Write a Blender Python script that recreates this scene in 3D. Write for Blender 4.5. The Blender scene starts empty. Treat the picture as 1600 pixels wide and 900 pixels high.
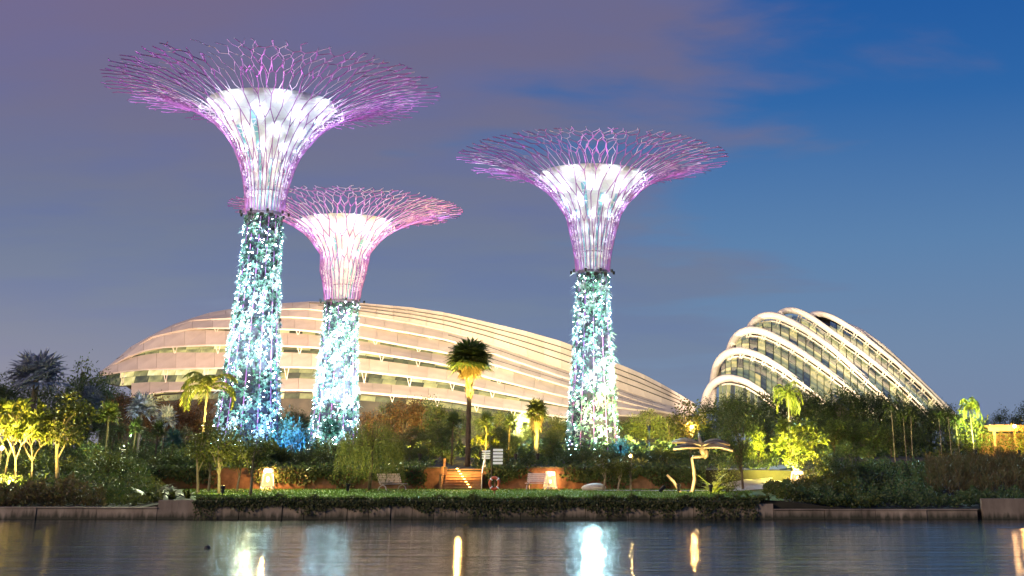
import bpy, math, random
import numpy as np
from mathutils import Vector

# ------------------------------------------------------------------ camera
SC = bpy.context.scene
C = SC.collection
F, PX, PY, PITCH = 2000.0, 925.0, 80.0, math.atan(636 / 2000.0)
EYE = 2.9
cam = bpy.data.cameras.new("camera")
cam.sensor_width = 36.0
cam.lens = F / 1600 * 36
cam.shift_x = -(PX - 800) / 1600
cam.shift_y = (PY - 450) / 1600
cam.clip_end = 9000
cam_o = bpy.data.objects.new("camera", cam)
C.objects.link(cam_o)
cam_o.location = (0, 0, EYE)
cam_o.rotation_euler = (math.pi / 2 + PITCH, 0, 0)
SC.camera = cam_o

# ------------------------------------------------------------------ world: dusk sky
SUN_AZ, SUN_EL = math.radians(-62), math.radians(3.0)      # afterglow to the left
world = bpy.data.worlds.new("World")
SC.world = world
world.use_nodes = True


def build_world():
    nt = world.node_tree
    N, L = nt.nodes, nt.links
    N.clear()
    out = N.new("ShaderNodeOutputWorld")
    bg = N.new("ShaderNodeBackground")
    L.new(bg.outputs[0], out.inputs[0])
    bg.inputs[1].default_value = 1.0
    tc = N.new("ShaderNodeTexCoord")
    sep = N.new("ShaderNodeSeparateXYZ")
    L.new(tc.outputs["Generated"], sep.inputs[0])

    def math_(op, a, b=None, clamp=False):
        m = N.new("ShaderNodeMath"); m.operation = op; m.use_clamp = clamp
        for i, v in enumerate((a, b)):
            if v is None: continue
            if isinstance(v, (int, float)): m.inputs[i].default_value = v
            else: L.new(v, m.inputs[i])
        return m.outputs[0]

    def mix(fac, a, b, blend="MIX"):
        m = N.new("ShaderNodeMix"); m.data_type = "RGBA"; m.blend_type = blend
        for i, v in ((0, fac), (6, a), (7, b)):
            if isinstance(v, (int, float)): m.inputs[i].default_value = v
            elif isinstance(v, tuple): m.inputs[i].default_value = (*v, 1)
            else: L.new(v, m.inputs[i])
        return m.outputs[2]

    def maprange(v, a, b, c=0.0, d=1.0):
        m = N.new("ShaderNodeMapRange"); m.interpolation_type = "SMOOTHSTEP"
        L.new(v, m.inputs[0])
        for i, q in enumerate((a, b, c, d)): m.inputs[i + 1].default_value = q
        return m.outputs[0]

    X, Y, Z = sep.outputs
    az = math_("ARCTAN2", X, Y)                       # 0 straight ahead, + to the right
    el = math_("ARCSINE", Z)
    ramp = N.new("ShaderNodeValToRGB")
    L.new(math_("MULTIPLY", el, 2 / math.pi, True), ramp.inputs[0])
    e = ramp.color_ramp.elements
    stops = [(0.0, (.130, .168, .262)), (.05, (.104, .164, .272)), (.10, (.066, .146, .285)),
             (.17, (.014, .086, .262)), (.24, (.003, .058, .235)), (1.0, (.001, .035, .20))]
    while len(e) < len(stops): e.new(.5)
    for k, (p, c) in enumerate(stops):
        e[k].position = p; e[k].color = (*c, 1)
    sky = N.new("ShaderNodeTexSky")
    sky.sky_type = "NISHITA"; sky.sun_disc = False
    sky.sun_elevation = SUN_EL; sky.sun_rotation = SUN_AZ
    nis = N.new("ShaderNodeVectorMath"); nis.operation = "SCALE"
    L.new(sky.outputs[0], nis.inputs[0]); nis.inputs[3].default_value = 0.05
    col = mix(0.12, ramp.outputs[0], nis.outputs[0])
    # pink afterglow low on the left
    gl = math_("MULTIPLY", maprange(az, .10, -.50), maprange(el, .22, -.02))
    col = mix(math_("MULTIPLY", gl, .95), col, (.225, .200, .232))
    # mauve cloud sheet drifting in from the left, wispy edges
    den = math_("ADD", math_("MAXIMUM", Z, 0.0), .16)
    cv = N.new("ShaderNodeCombineXYZ")
    L.new(math_("DIVIDE", X, den), cv.inputs[0]); L.new(math_("DIVIDE", Y, den), cv.inputs[1])
    mp = N.new("ShaderNodeMapping"); L.new(cv.outputs[0], mp.inputs[0])
    mp.inputs["Scale"].default_value = (.85, 1.5, 1); mp.inputs["Rotation"].default_value = (0, 0, .55)
    mp.inputs["Location"].default_value = (3.1, 1.7, 0)
    n1 = N.new("ShaderNodeTexNoise"); L.new(mp.outputs[0], n1.inputs[0])
    n1.inputs["Scale"].default_value = 1.35; n1.inputs["Detail"].default_value = 7
    n1.inputs["Roughness"].default_value = .52; n1.inputs["Distortion"].default_value = .25
    cover = maprange(az, .34, -.12, -.15, .29)
    d = math_("ADD", n1.outputs[0], cover)
    cl = math_("MULTIPLY", maprange(d, .47, .68), .86)
    ccol = mix(maprange(el, .10, .34), (.108, .124, .178), (.108, .092, .148))
    n2 = N.new("ShaderNodeTexNoise"); L.new(mp.outputs[0], n2.inputs[0])
    n2.inputs["Scale"].default_value = 2.3; n2.inputs["Detail"].default_value = 5
    ccol = mix(math_("MULTIPLY", maprange(n2.outputs[0], .35, .7), .5), ccol, (.075, .095, .22))
    pk = math_("MULTIPLY", maprange(az, .05, -.5), maprange(el, .16, .36))
    ccol = mix(math_("MULTIPLY", pk, .55), ccol, (.140, .092, .150))
    clf = math_("MULTIPLY", cl, maprange(el, .02, .20, .25, 1.0))
    col = mix(clf, col, ccol)
    L.new(col, bg.inputs[0])


build_world()

sun = bpy.data.lights.new("sun", "SUN")
sun.energy = 1.1
sun.angle = math.radians(12)
sun.color = (1.0, .78, .62)
sun_o = bpy.data.objects.new("sun", sun)
C.objects.link(sun_o)
# low glow from the left, slightly behind the camera
sun_o.rotation_euler = (Vector((.72, .56, -.32))).to_track_quat("-Z", "Y").to_euler()

SC.view_settings.view_transform = "Standard"
SC.view_settings.look = "None"
SC.view_settings.exposure = 0.7
SC.view_settings.gamma = 1.0
SC.view_settings.use_curve_mapping = False
SC.render.engine = "CYCLES"
SC.cycles.use_denoising = True
SC.cycles.max_bounces = 5
SC.cycles.diffuse_bounces = 2
SC.cycles.glossy_bounces = 3
SC.cycles.transmission_bounces = 3
SC.cycles.transparent_max_bounces = 6
SC.cycles.sample_clamp_indirect = 4.0
SC.cycles.caustics_reflective = False
SC.cycles.caustics_refractive = False
SC.cycles.blur_glossy = 0.5

rnd = random.Random(7)
rng = np.random.default_rng(11)
cp, sp = math.cos(PITCH), math.sin(PITCH)


def P(x, y, Y):
    """world point seen at photograph pixel (x, y) at distance Y along the view azimuth"""
    a, b = (x - PX) / F, -(y - PY) / F
    dy, dz = cp - b * sp, b * cp + sp
    t = Y / dy
    return Vector((a * t, Y, EYE + dz * t))


def PXX(x, Y, y=740):
    return P(x, y, Y).x


# ------------------------------------------------------------------ mesh helpers
class MB:
    """collects vertices and faces, then links them as one mesh object"""

    def __init__(s):
        s.v = []; s.f = []; s.n = 0

    def add(s, verts, faces):
        verts = np.asarray(verts, dtype=np.float64).reshape(-1, 3)
        s.v.append(verts)
        off = s.n
        for fa in faces: s.f.append(np.asarray(fa) + off)
        s.n += len(verts)

    def quads(s, verts, q):
        s.v.append(np.asarray(verts, dtype=np.float64).reshape(-1, 3))
        s.f.extend(list(np.asarray(q) + s.n))
        s.n += len(s.v[-1])

    def box(s, lo, hi, taper=None):
        x0, y0, z0 = lo; x1, y1, z1 = hi
        v = np.array([(x0, y0, z0), (x1, y0, z0), (x1, y1, z0), (x0, y1, z0), (x0, y0, z1), (x1, y0, z1), (x1, y1, z1), (x0, y1, z1)], float)
        if taper:
            c = v[4:].mean(0); v[4:, :2] = c[:2] + (v[4:, :2] - c[:2]) * taper
        s.add(v, [(0, 3, 2, 1), (4, 5, 6, 7), (0, 1, 5, 4), (1, 2, 6, 5), (2, 3, 7, 6), (3, 0, 4, 7)])

    def tube(s, pts, rad, n=6, cap=True, flat=None):
        pts = np.asarray(pts, float); m = len(pts)
        rad = np.broadcast_to(np.asarray(rad, float), (m,))
        T = np.gradient(pts, axis=0); T /= np.linalg.norm(T, axis=1)[:, None] + 1e-9
        ref = np.array([0, 0, 1.0]) if abs(T[0][2]) < .9 else np.array([1.0, 0, 0])
        A = np.zeros_like(pts); B = np.zeros_like(pts)
        u = ref - T[0] * ref.dot(T[0]); u /= np.linalg.norm(u)
        for i in range(m):
            u = u - T[i] * u.dot(T[i]); u /= np.linalg.norm(u) + 1e-9
            A[i] = u; B[i] = np.cross(T[i], u)
        th = np.arange(n) * 2 * math.pi / n
        k1, k2 = flat if flat else (1, 1)
        ring = pts[:, None] + rad[:, None, None] * (k1 * np.cos(th)[None, :, None] * A[:, None] + k2 * np.sin(th)[None, :, None] * B[:, None])
        v = ring.reshape(-1, 3)
        i, j = np.meshgrid(np.arange(m - 1), np.arange(n), indexing="ij")
        j2 = (j + 1) % n
        q = np.stack([i * n + j, i * n + j2, (i + 1) * n + j2, (i + 1) * n + j], -1).reshape(-1, 4)
        off = s.n
        s.quads(v, q)
        if cap:
            s.f.append(np.arange(n)[::-1] + off); s.f.append(np.arange(n) + (m - 1) * n + off)

    def lathe(s, prof, center=(0, 0, 0), n=32):
        cx, cy, cz = center
        th = np.arange(n) * 2 * math.pi / n
        v = np.array([[(cx + r * math.cos(t), cy + r * math.sin(t), cz + z) for t in th] for r, z in prof]).reshape(-1, 3)
        m = len(prof)
        i, j = np.meshgrid(np.arange(m - 1), np.arange(n), indexing="ij")
        j2 = (j + 1) % n
        s.quads(v, np.stack([i * n + j, i * n + j2, (i + 1) * n + j2, (i + 1) * n + j], -1).reshape(-1, 4))

    def leaves(s, c, d, nrm, ln, wd, mid=.45, fold=0.0, droop=0.0):
        """one diamond leaf per row: base point c, direction d, face normal nrm"""
        c = np.asarray(c, float); N = len(c)
        d = d / (np.linalg.norm(d, axis=1)[:, None] + 1e-9)
        side = np.cross(d, nrm); side /= np.linalg.norm(side, axis=1)[:, None] + 1e-9
        up = np.cross(side, d)
        ln = np.broadcast_to(np.asarray(ln, float), (N,))[:, None]; wd = np.broadcast_to(np.asarray(wd, float), (N,))[:, None]
        m = c + d * ln * mid
        tip = c + d * ln - np.array([0, 0, 1.0]) * droop * ln
        v = np.stack([c, m + side * wd * .5 + up * fold * wd, tip, m - side * wd * .5 + up * fold * wd], 1).reshape(-1, 3)
        s.quads(v, np.arange(N * 4).reshape(N, 4))

    def mesh(s, name, mat=None, smooth=False):
        me = bpy.data.meshes.new(name)
        v = np.concatenate(s.v) if s.v else np.zeros((0, 3))
        cnt = np.array([len(f) for f in s.f], dtype=np.int32)
        idx = np.concatenate(s.f).astype(np.int32) if s.f else np.zeros(0, np.int32)
        me.vertices.add(len(v)); me.vertices.foreach_set("co", v.ravel())
        me.loops.add(len(idx)); me.loops.foreach_set("vertex_index", idx)
        me.polygons.add(len(cnt))
        st = np.zeros(len(cnt), np.int32); st[1:] = np.cumsum(cnt)[:-1]
        me.polygons.foreach_set("loop_start", st)
        me.polygons.foreach_set("use_smooth", np.full(len(cnt), smooth, dtype=bool))
        me.update(calc_edges=True); me.validate()
        if mat: me.materials.append(mat)
        return me

    def build(s, name, mat, parent=None, smooth=False):
        return link(name, s.mesh(name, mat, smooth), parent)


def link(name, data, parent=None):
    o = bpy.data.objects.new(name, data)
    C.objects.link(o)
    if parent is not None: o.parent = parent
    return o


def tag(o, label, cat=None, group=None, kind=None):
    if label: o["label"] = label
    if cat: o["category"] = cat
    if group: o["group"] = group
    if kind: o["kind"] = kind
    return o


def thing(name, label, cat, loc=(0, 0, 0), rz=0.0, group=None, scale=1.0):
    o = bpy.data.objects.new(name, None)
    C.objects.link(o)
    o.empty_display_size = .2
    o.location = loc; o.rotation_euler = (0, 0, rz); o.scale = (scale,) * 3
    return tag(o, label, cat, group)


def unit(v):
    return v / (np.linalg.norm(v, axis=-1, keepdims=True) + 1e-9)


# ------------------------------------------------------------------ materials
MATS = {}


def nodes(name):
    m = bpy.data.materials.new(name); m.use_nodes = True
    nt = m.node_tree
    return m, nt.nodes, nt.links, nt.nodes["Principled BSDF"]


def rough_mat(name, c1, c2, scale=3.0, rough=.7, metal=0.0, bump=.2, detail=6, per_obj=0.0, coord="Object", emis=None, stretch=(1, 1, 1), spec=.5):
    m, N, L, b = nodes(name)
    tc = N.new("ShaderNodeTexCoord")
    mp = N.new("ShaderNodeMapping"); mp.inputs["Scale"].default_value = stretch
    L.new(tc.outputs[coord], mp.inputs[0])
    n = N.new("ShaderNodeTexNoise"); n.inputs["Scale"].default_value = scale; n.inputs["Detail"].default_value = detail
    n.inputs["Roughness"].default_value = .62
    L.new(mp.outputs[0], n.inputs[0])
    r = N.new("ShaderNodeValToRGB"); L.new(n.outputs[0], r.inputs[0])
    r.color_ramp.elements[0].position = .32; r.color_ramp.elements[1].position = .70
    r.color_ramp.elements[0].color = (*c1, 1); r.color_ramp.elements[1].color = (*c2, 1)
    col = r.outputs[0]
    if per_obj:
        oi = N.new("ShaderNodeObjectInfo")
        h = N.new("ShaderNodeHueSaturation"); L.new(col, h.inputs["Color"])
        mr = N.new("ShaderNodeMapRange"); L.new(oi.outputs["Random"], mr.inputs[0])
        mr.inputs[3].default_value = 1 - per_obj; mr.inputs[4].default_value = 1 + per_obj
        L.new(mr.outputs[0], h.inputs["Value"]); col = h.outputs[0]
    L.new(col, b.inputs["Base Color"])
    b.inputs["Roughness"].default_value = rough; b.inputs["Metallic"].default_value = metal
    b.inputs["Specular IOR Level"].default_value = spec
    if bump:
        bp = N.new("ShaderNodeBump"); bp.inputs["Strength"].default_value = bump; bp.inputs["Distance"].default_value = .058
        L.new(n.outputs[0], bp.inputs["Height"]); L.new(bp.outputs[0], b.inputs["Normal"])
    if emis:
        b.inputs["Emission Color"].default_value = (*emis[0], 1); b.inputs["Emission Strength"].default_value = emis[1]
    return m


def leaf_mat(name, cols, rough=.45, transl=.3, per_obj=.12):
    """one tone per leaf, taken from the list"""
    m, N, L, b = nodes(name)
    g = N.new("ShaderNodeNewGeometry")
    r = N.new("ShaderNodeValToRGB"); L.new(g.outputs["Random Per Island"], r.inputs[0])
    e = r.color_ramp.elements
    while len(e) < len(cols): e.new(.5)
    for k, c in enumerate(cols):
        e[k].position = k / max(1, len(cols) - 1) * .999; e[k].color = (*c, 1)
    oi = N.new("ShaderNodeObjectInfo")
    h = N.new("ShaderNodeHueSaturation"); L.new(r.outputs[0], h.inputs["Color"])
    mr = N.new("ShaderNodeMapRange"); L.new(oi.outputs["Random"], mr.inputs[0])
    mr.inputs[3].default_value = 1 - per_obj; mr.inputs[4].default_value = 1 + per_obj
    L.new(mr.outputs[0], h.inputs["Value"])
    L.new(h.outputs[0], b.inputs["Base Color"])
    b.inputs["Roughness"].default_value = rough
    b.inputs["Specular IOR Level"].default_value = .35
    t = N.new("ShaderNodeBsdfTranslucent"); L.new(h.outputs[0], t.inputs[0])
    mx = N.new("ShaderNodeMixShader"); mx.inputs[0].default_value = transl
    L.new(b.outputs[0], mx.inputs[1]); L.new(t.outputs[0], mx.inputs[2])
    L.new(mx.outputs[0], N["Material Output"].inputs[0])
    return m


def glow_mat(name, col, strength, base=(.8, .8, .8)):
    m, N, L, b = nodes(name)
    b.inputs["Base Color"].default_value = (*base, 1)
    b.inputs["Emission Color"].default_value = (*col, 1); b.inputs["Emission Strength"].default_value = strength
    return m


def pane_mat(name, cols, strength):
    """lit glazing: a different interior tone behind every pane, glossy face"""
    m, N, L, b = nodes(name)
    oi = N.new("ShaderNodeObjectInfo")
    tc = N.new("ShaderNodeTexCoord")
    n = N.new("ShaderNodeTexNoise"); n.inputs["Scale"].default_value = .55; n.inputs["Detail"].default_value = 5
    L.new(tc.outputs["Object"], n.inputs[0])
    ad = N.new("ShaderNodeMath"); ad.operation = "MULTIPLY_ADD"
    L.new(n.outputs[0], ad.inputs[0]); ad.inputs[1].default_value = .9
    mul = N.new("ShaderNodeMath"); mul.operation = "MULTIPLY_ADD"; L.new(oi.outputs["Random"], mul.inputs[0]); mul.inputs[1].default_value = .7; mul.inputs[2].default_value = -.3
    L.new(mul.outputs[0], ad.inputs[2])
    r = N.new("ShaderNodeValToRGB"); L.new(ad.outputs[0], r.inputs[0])
    e = r.color_ramp.elements
    while len(e) < len(cols): e.new(.5)
    for k, c in enumerate(cols):
        e[k].position = k / (len(cols) - 1); e[k].color = (*c, 1)
    b.inputs["Base Color"].default_value = (.03, .035, .03, 1)
    b.inputs["Roughness"].default_value = .06
    L.new(r.outputs[0], b.inputs["Emission Color"]); b.inputs["Emission Strength"].default_value = strength
    return m


M = MATS
M["concrete"] = rough_mat("concrete", (.16, .12, .085), (.36, .29, .21), 1.2, .85, bump=.4, per_obj=.22, stretch=(1, 1, .5))


def stain(m):
    """algae up to the splash line and dark runs down the face"""
    N, L = m.node_tree.nodes, m.node_tree.links; b = N["Principled BSDF"]
    src = b.inputs["Base Color"].links[0].from_socket
    tc = N.new("ShaderNodeTexCoord"); sp_ = N.new("ShaderNodeSeparateXYZ"); L.new(tc.outputs["Object"], sp_.inputs[0])
    gm = N.new("ShaderNodeNewGeometry")
    mp = N.new("ShaderNodeMapping"); mp.inputs["Scale"].default_value = (2.6, 1, .35); L.new(gm.outputs["Position"], mp.inputs[0])
    n = N.new("ShaderNodeTexNoise"); n.inputs["Scale"].default_value = 1.6; n.inputs["Detail"].default_value = 7; L.new(mp.outputs[0], n.inputs[0])
    ad = N.new("ShaderNodeMath"); ad.operation = "MULTIPLY_ADD"; L.new(n.outputs[0], ad.inputs[0]); ad.inputs[1].default_value = -.75; L.new(sp_.outputs[2], ad.inputs[2])
    r = N.new("ShaderNodeMapRange"); L.new(ad.outputs[0], r.inputs[0]); r.inputs[1].default_value = -.30; r.inputs[2].default_value = -.02; r.inputs[3].default_value = .92; r.inputs[4].default_value = 0
    mx = N.new("ShaderNodeMix"); mx.data_type = "RGBA"; L.new(r.outputs[0], mx.inputs[0]); L.new(src, mx.inputs[6]); mx.inputs[7].default_value = (.030, .034, .016, 1)
    r2 = N.new("ShaderNodeMapRange"); L.new(n.outputs[0], r2.inputs[0]); r2.inputs[1].default_value = .56; r2.inputs[2].default_value = .74; r2.inputs[3].default_value = 0; r2.inputs[4].default_value = .75
    m2 = N.new("ShaderNodeMix"); m2.data_type = "RGBA"; L.new(r2.outputs[0], m2.inputs[0]); L.new(mx.outputs[2], m2.inputs[6]); m2.inputs[7].default_value = (.06, .045, .03, 1)
    L.new(m2.outputs[2], b.inputs["Base Color"])


stain(M["concrete"])
M["stone"] = rough_mat("stone", (.35, .31, .28), (.52, .48, .44), 3, .7, bump=.3)
M["brick"] = rough_mat("retaining_wall", (.08, .04, .022), (.20, .105, .06), 2.0, .85, bump=.4)
M["timber"] = rough_mat("timber", (.17, .09, .045), (.36, .20, .10), 4, .6, stretch=(.3, 1, 1))
M["soil"] = rough_mat("soil", (.012, .012, .008), (.045, .04, .022), .6, .95, bump=.5)
M["lawn"] = rough_mat("lawn", (.055, .12, .014), (.12, .20, .03), 1.6, .9, bump=.6, detail=9)
M["path"] = rough_mat("path", (.30, .27, .25), (.42, .38, .35), 2, .8)
M["bark"] = rough_mat("bark", (.035, .025, .018), (.11, .085, .06), 6, .9, bump=.6, stretch=(1, 1, .25))
M["pale_bark"] = rough_mat("pale_bark", (.12, .10, .07), (.30, .25, .18), 6, .85, bump=.5, stretch=(1, 1, .3))
M["black_metal"] = rough_mat("black_metal", (.012, .012, .013), (.025, .025, .027), 8, .45, metal=.3, bump=.05)
M["white_metal"] = rough_mat("white_metal", (.66, .63, .60), (.78, .75, .72), 1.5, .45, bump=.05)
M["bench"] = rough_mat("bench_slat", (.40, .36, .40), (.55, .50, .54), 5, .5, bump=.1)
M["orange"] = rough_mat("lifebuoy_orange", (.55, .09, .03), (.65, .13, .05), 4, .5, bump=.05)
M["dome_panel"] = rough_mat("dome_panel", (.50, .42, .355), (.66, .57, .49), .35, .55, bump=.08, per_obj=.10, detail=8)
M["rib_white"] = rough_mat("dome_rib", (.66, .58, .53), (.76, .69, .64), .5, .45, bump=.05)
M["dark_inside"] = rough_mat("dome_inside", (.02, .022, .02), (.05, .045, .035), .5, .8, bump=0)
M["mullion"] = rough_mat("mullion", (.05, .045, .035), (.09, .08, .06), 2, .5, bump=0)
M["pane"] = pane_mat("lit_pane", [(.005, .006, .008), (.03, .035, .02), (.16, .15, .06), (.42, .36, .13), (.75, .66, .38)], 1.2)
M["pane_green"] = pane_mat("lit_pane_green", [(.010, .012, .02), (.03, .035, .035), (.10, .12, .07), (.26, .25, .10), (.66, .50, .17)], .95)
M["rod"] = rough_mat("purple_rod", (.26, .08, .30), (.36, .13, .42), 3, .4, metal=.0, bump=0)
M["rod_inner"] = rough_mat("inner_rod", (.55, .42, .58), (.66, .55, .68), 3, .4, bump=0)  # paler copy of the rod colour, white core light put into it
M["core"] = rough_mat("funnel_concrete", (.62, .62, .63), (.74, .74, .75), .8, .6, bump=.1)
M["cyan_strip"] = rough_mat("cyan_glass", (.16, .36, .42), (.26, .50, .56), 1.0, .2, bump=0)
M["trunk_core"] = rough_mat("trunk_core", (.004, .004, .012), (.014, .013, .034), 1.0, .8)
M["collar"] = rough_mat("collar", (.08, .06, .11), (.16, .13, .20), 2.0, .6)
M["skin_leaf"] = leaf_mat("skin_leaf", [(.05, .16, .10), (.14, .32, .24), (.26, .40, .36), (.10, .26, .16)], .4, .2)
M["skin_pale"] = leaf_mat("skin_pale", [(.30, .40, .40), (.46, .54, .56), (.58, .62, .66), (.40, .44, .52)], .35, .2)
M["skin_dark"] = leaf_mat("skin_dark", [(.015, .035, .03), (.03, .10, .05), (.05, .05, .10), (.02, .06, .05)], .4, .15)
M["dark_leaf"] = leaf_mat("dark_leaf", [(.030, .050, .016), (.060, .095, .026), (.090, .115, .034), (.042, .078, .030)])
M["olive_leaf"] = leaf_mat("olive_leaf", [(.045, .065, .012), (.085, .105, .020), (.13, .13, .028), (.06, .085, .018)])
M["lime_leaf"] = leaf_mat("lime_leaf", [(.10, .15, .02), (.17, .21, .03), (.24, .26, .05), (.13, .18, .03)])
M["silver_leaf"] = leaf_mat("silver_leaf", [(.10, .12, .17), (.17, .19, .26), (.23, .25, .34), (.13, .16, .21)])
M["teal_lit_leaf"] = leaf_mat("teal_lit_leaf", [(.03, .09, .07), (.05, .14, .11), (.08, .18, .15)])  # cool spill light put into the leaf colours
M["rust_leaf"] = leaf_mat("rust_leaf", [(.07, .035, .015), (.14, .065, .025), (.10, .06, .02), (.05, .04, .015)])
M["palm_leaf"] = leaf_mat("palm_leaf", [(.05, .08, .02), (.09, .13, .03), (.13, .16, .04), (.07, .11, .03)])
M["thatch"] = leaf_mat("thatch", [(.22, .15, .05), (.32, .22, .07), (.40, .28, .10)])
M["ivy"] = leaf_mat("ivy", [(.035, .05, .014), (.06, .085, .02), (.09, .11, .028), (.11, .10, .035), (.045, .07, .018)])
M["reed"] = leaf_mat("reed", [(.06, .06, .02), (.11, .09, .03), (.14, .09, .035), (.07, .08, .025)])
M["grass"] = leaf_mat("grass_blade", [(.055, .12, .015), (.095, .17, .022), (.13, .20, .03)])
def lantern_glass():
    m, N, L, b = nodes("lantern_glass")
    e = N.new("ShaderNodeEmission"); e.inputs[0].default_value = (1.0, .58, .25, 1); e.inputs[1].default_value = 1.1
    t = N.new("ShaderNodeBsdfTransparent"); mx = N.new("ShaderNodeMixShader"); mx.inputs[0].default_value = .45
    L.new(e.outputs[0], mx.inputs[1]); L.new(t.outputs[0], mx.inputs[2]); L.new(mx.outputs[0], N["Material Output"].inputs[0])
    return m


M["lantern"] = lantern_glass()
M["led"] = glow_mat("led_point", (.50, .82, 1.0), 70.0)
M["bulb"] = glow_mat("bulb", (1.0, .60, .24), 55.0)
M["lamp_warm"] = glow_mat("lamp_glass", (1.0, .52, .16), 34.0)
M["tread_glint_glow"] = glow_mat("tread_glint_glow", (1.0, .56, .10), 14.0)  # glow painted as a reflection on the treads, not a lamp
M["spot_glass"] = glow_mat("spot_glass", (1.0, .85, .5), 3.0)
M["sign_white"] = rough_mat("sign_white", (.78, .78, .78), (.86, .86, .86), 6, .4, bump=0, emis=((1, 1, 1), .12))  # weak emission put into the white so the boards read brighter


def water_mat():
    m, N, L, b = nodes("water")
    b.inputs["Base Color"].default_value = (.012, .020, .022, 1)
    b.inputs["Roughness"].default_value = .10
    b.inputs["IOR"].default_value = 1.33
    b.inputs["Specular IOR Level"].default_value = .5
    tc = N.new("ShaderNodeTexCoord")
    h = None
    for sc_, st, s in ((1.0, (.07, .9, 1), 1.0), (1.0, (.22, 2.6, 1), .46), (1.0, (.9, 7.5, 1), .24)):
        mp = N.new("ShaderNodeMapping"); mp.inputs["Scale"].default_value = st
        mp.inputs["Rotation"].default_value = (0, 0, .06 * s)
        L.new(tc.outputs["Object"], mp.inputs[0])
        n = N.new("ShaderNodeTexNoise"); n.inputs["Scale"].default_value = sc_; n.inputs["Detail"].default_value = 3
        L.new(mp.outputs[0], n.inputs[0])
        mu = N.new("ShaderNodeMath"); mu.operation = "MULTIPLY"; mu.inputs[1].default_value = s
        L.new(n.outputs[0], mu.inputs[0])
        if h is None: h = mu.outputs[0]
        else:
            ad = N.new("ShaderNodeMath"); ad.operation = "ADD"; L.new(h, ad.inputs[0]); L.new(mu.outputs[0], ad.inputs[1]); h = ad.outputs[0]
    bp = N.new("ShaderNodeBump"); bp.inputs["Strength"].default_value = 1.0; bp.inputs["Distance"].default_value = .058
    L.new(h, bp.inputs["Height"]); L.new(bp.outputs[0], b.inputs["Normal"])
    return m


M["water"] = water_mat()

# ------------------------------------------------------------------ terrain
WALL_Y = 68.2
XL, XR = PXX(307, WALL_Y, 800), PXX(1185, WALL_Y, 800)       # ends of the ivy wall
LAWN_Z = .88


def sstep(a, b, x):
    t = np.clip((x - a) / (b - a), 0, 1); return t * t * (3 - 2 * t)


def gz(x, y):
    x = np.asarray(x, float); y = np.asarray(y, float)
    k = np.clip(y - WALL_Y, 0, 30)
    mid = sstep(XL - 3.5, XL - .5, x + .34 * k) * (1 - sstep(XR + .3, XR + 5, x - .10 * k))
    lawn = LAWN_Z + np.where(y > 92.45, 1.25, 0.0) + .8 * sstep(93, 112, y)
    bank = .48 + 1.65 * sstep(72, 96, y) + .8 * sstep(96, 112, y)
    z = mid * lawn + (1 - mid) * bank
    return z + 0.6 * sstep(140, 260, y)


def gzf(x, y): return float(gz(x, y))


xs = np.concatenate([[-2500, -900, -300, -120], np.arange(-80, 81, 1.0), [120, 300, 900, 2500]])
ys = np.concatenate([[WALL_Y + .149], np.arange(WALL_Y + .15, 92.4, 1.4), [92.42, 92.5], np.arange(94, 130, 2.0), [140, 170, 210, 260, 400, 800, 2000, 6000]])
gx, gy = np.meshgrid(xs, ys)
gv = np.stack([gx, gy, gz(gx, gy)], -1)
gv[0, :, 2] = -2.0
gv = gv.reshape(-1, 3)
b = MB()
nx, ny = len(xs), len(ys)
i, j = np.meshgrid(np.arange(ny - 1), np.arange(nx - 1), indexing="ij")
b.quads(gv, np.stack([i * nx + j, i * nx + j + 1, (i + 1) * nx + j + 1, (i + 1) * nx + j], -1).reshape(-1, 4))
b.quads([(-2500, -2500, -1.5), (2500, -2500, -1.5), (2500, WALL_Y + .15, -1.5), (-2500, WALL_Y + .15, -1.5)], [(0, 1, 2, 3)])
tag(b.build("ground", M["soil"]), None, kind="structure")

b = MB()
b.quads([(-2500, -1500, 0), (2500, -1500, 0), (2500, WALL_Y + .1, 0), (-2500, WALL_Y + .1, 0)], [(0, 1, 2, 3)])
tag(b.build("lake_water", M["water"]), None, kind="structure")

# lawn sheet above the soil
lx = np.arange(XL - .2, XR + 1.6, .9); ly = np.linspace(WALL_Y + .2, 92.35, 26)
gx, gy = np.meshgrid(lx, ly)
gx = gx - (.34 - .44 * (gx - XL) / (XR - XL)) * (gy - WALL_Y)
b = MB()
nx, ny = len(lx), len(ly)
i, j = np.meshgrid(np.arange(ny - 1), np.arange(nx - 1), indexing="ij")
b.quads(np.stack([gx, gy, gz(gx, gy) + .012], -1).reshape(-1, 3), np.stack([i * nx + j, i * nx + j + 1, (i + 1) * nx + j + 1, (i + 1) * nx + j], -1).reshape(-1, 4))
tag(b.build("lawn", M["lawn"]), None, kind="structure")
n = 42000
uu = rng.uniform(0, 1, n); y = WALL_Y + .2 + (92.2 - WALL_Y) * rng.uniform(0, 1, n) ** 1.3
x = XL + uu * (XR - XL) + (-.34 + .44 * uu) * (y - WALL_Y)
c = np.stack([x, y, gz(x, y)], -1)
d = np.stack([rng.normal(0, .5, n), rng.normal(0, .5, n), np.ones(n)], -1)
b = MB(); b.leaves(c, d, np.stack([rng.normal(0, 1, n), rng.normal(0, 1, n), np.zeros(n)], -1), rng.uniform(.05, .14, n), rng.uniform(.02, .05, n), .3)
tag(b.build("grass", M["grass"]), "short mown green grass of the waterside lawn", "grass", kind="stuff")

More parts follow.
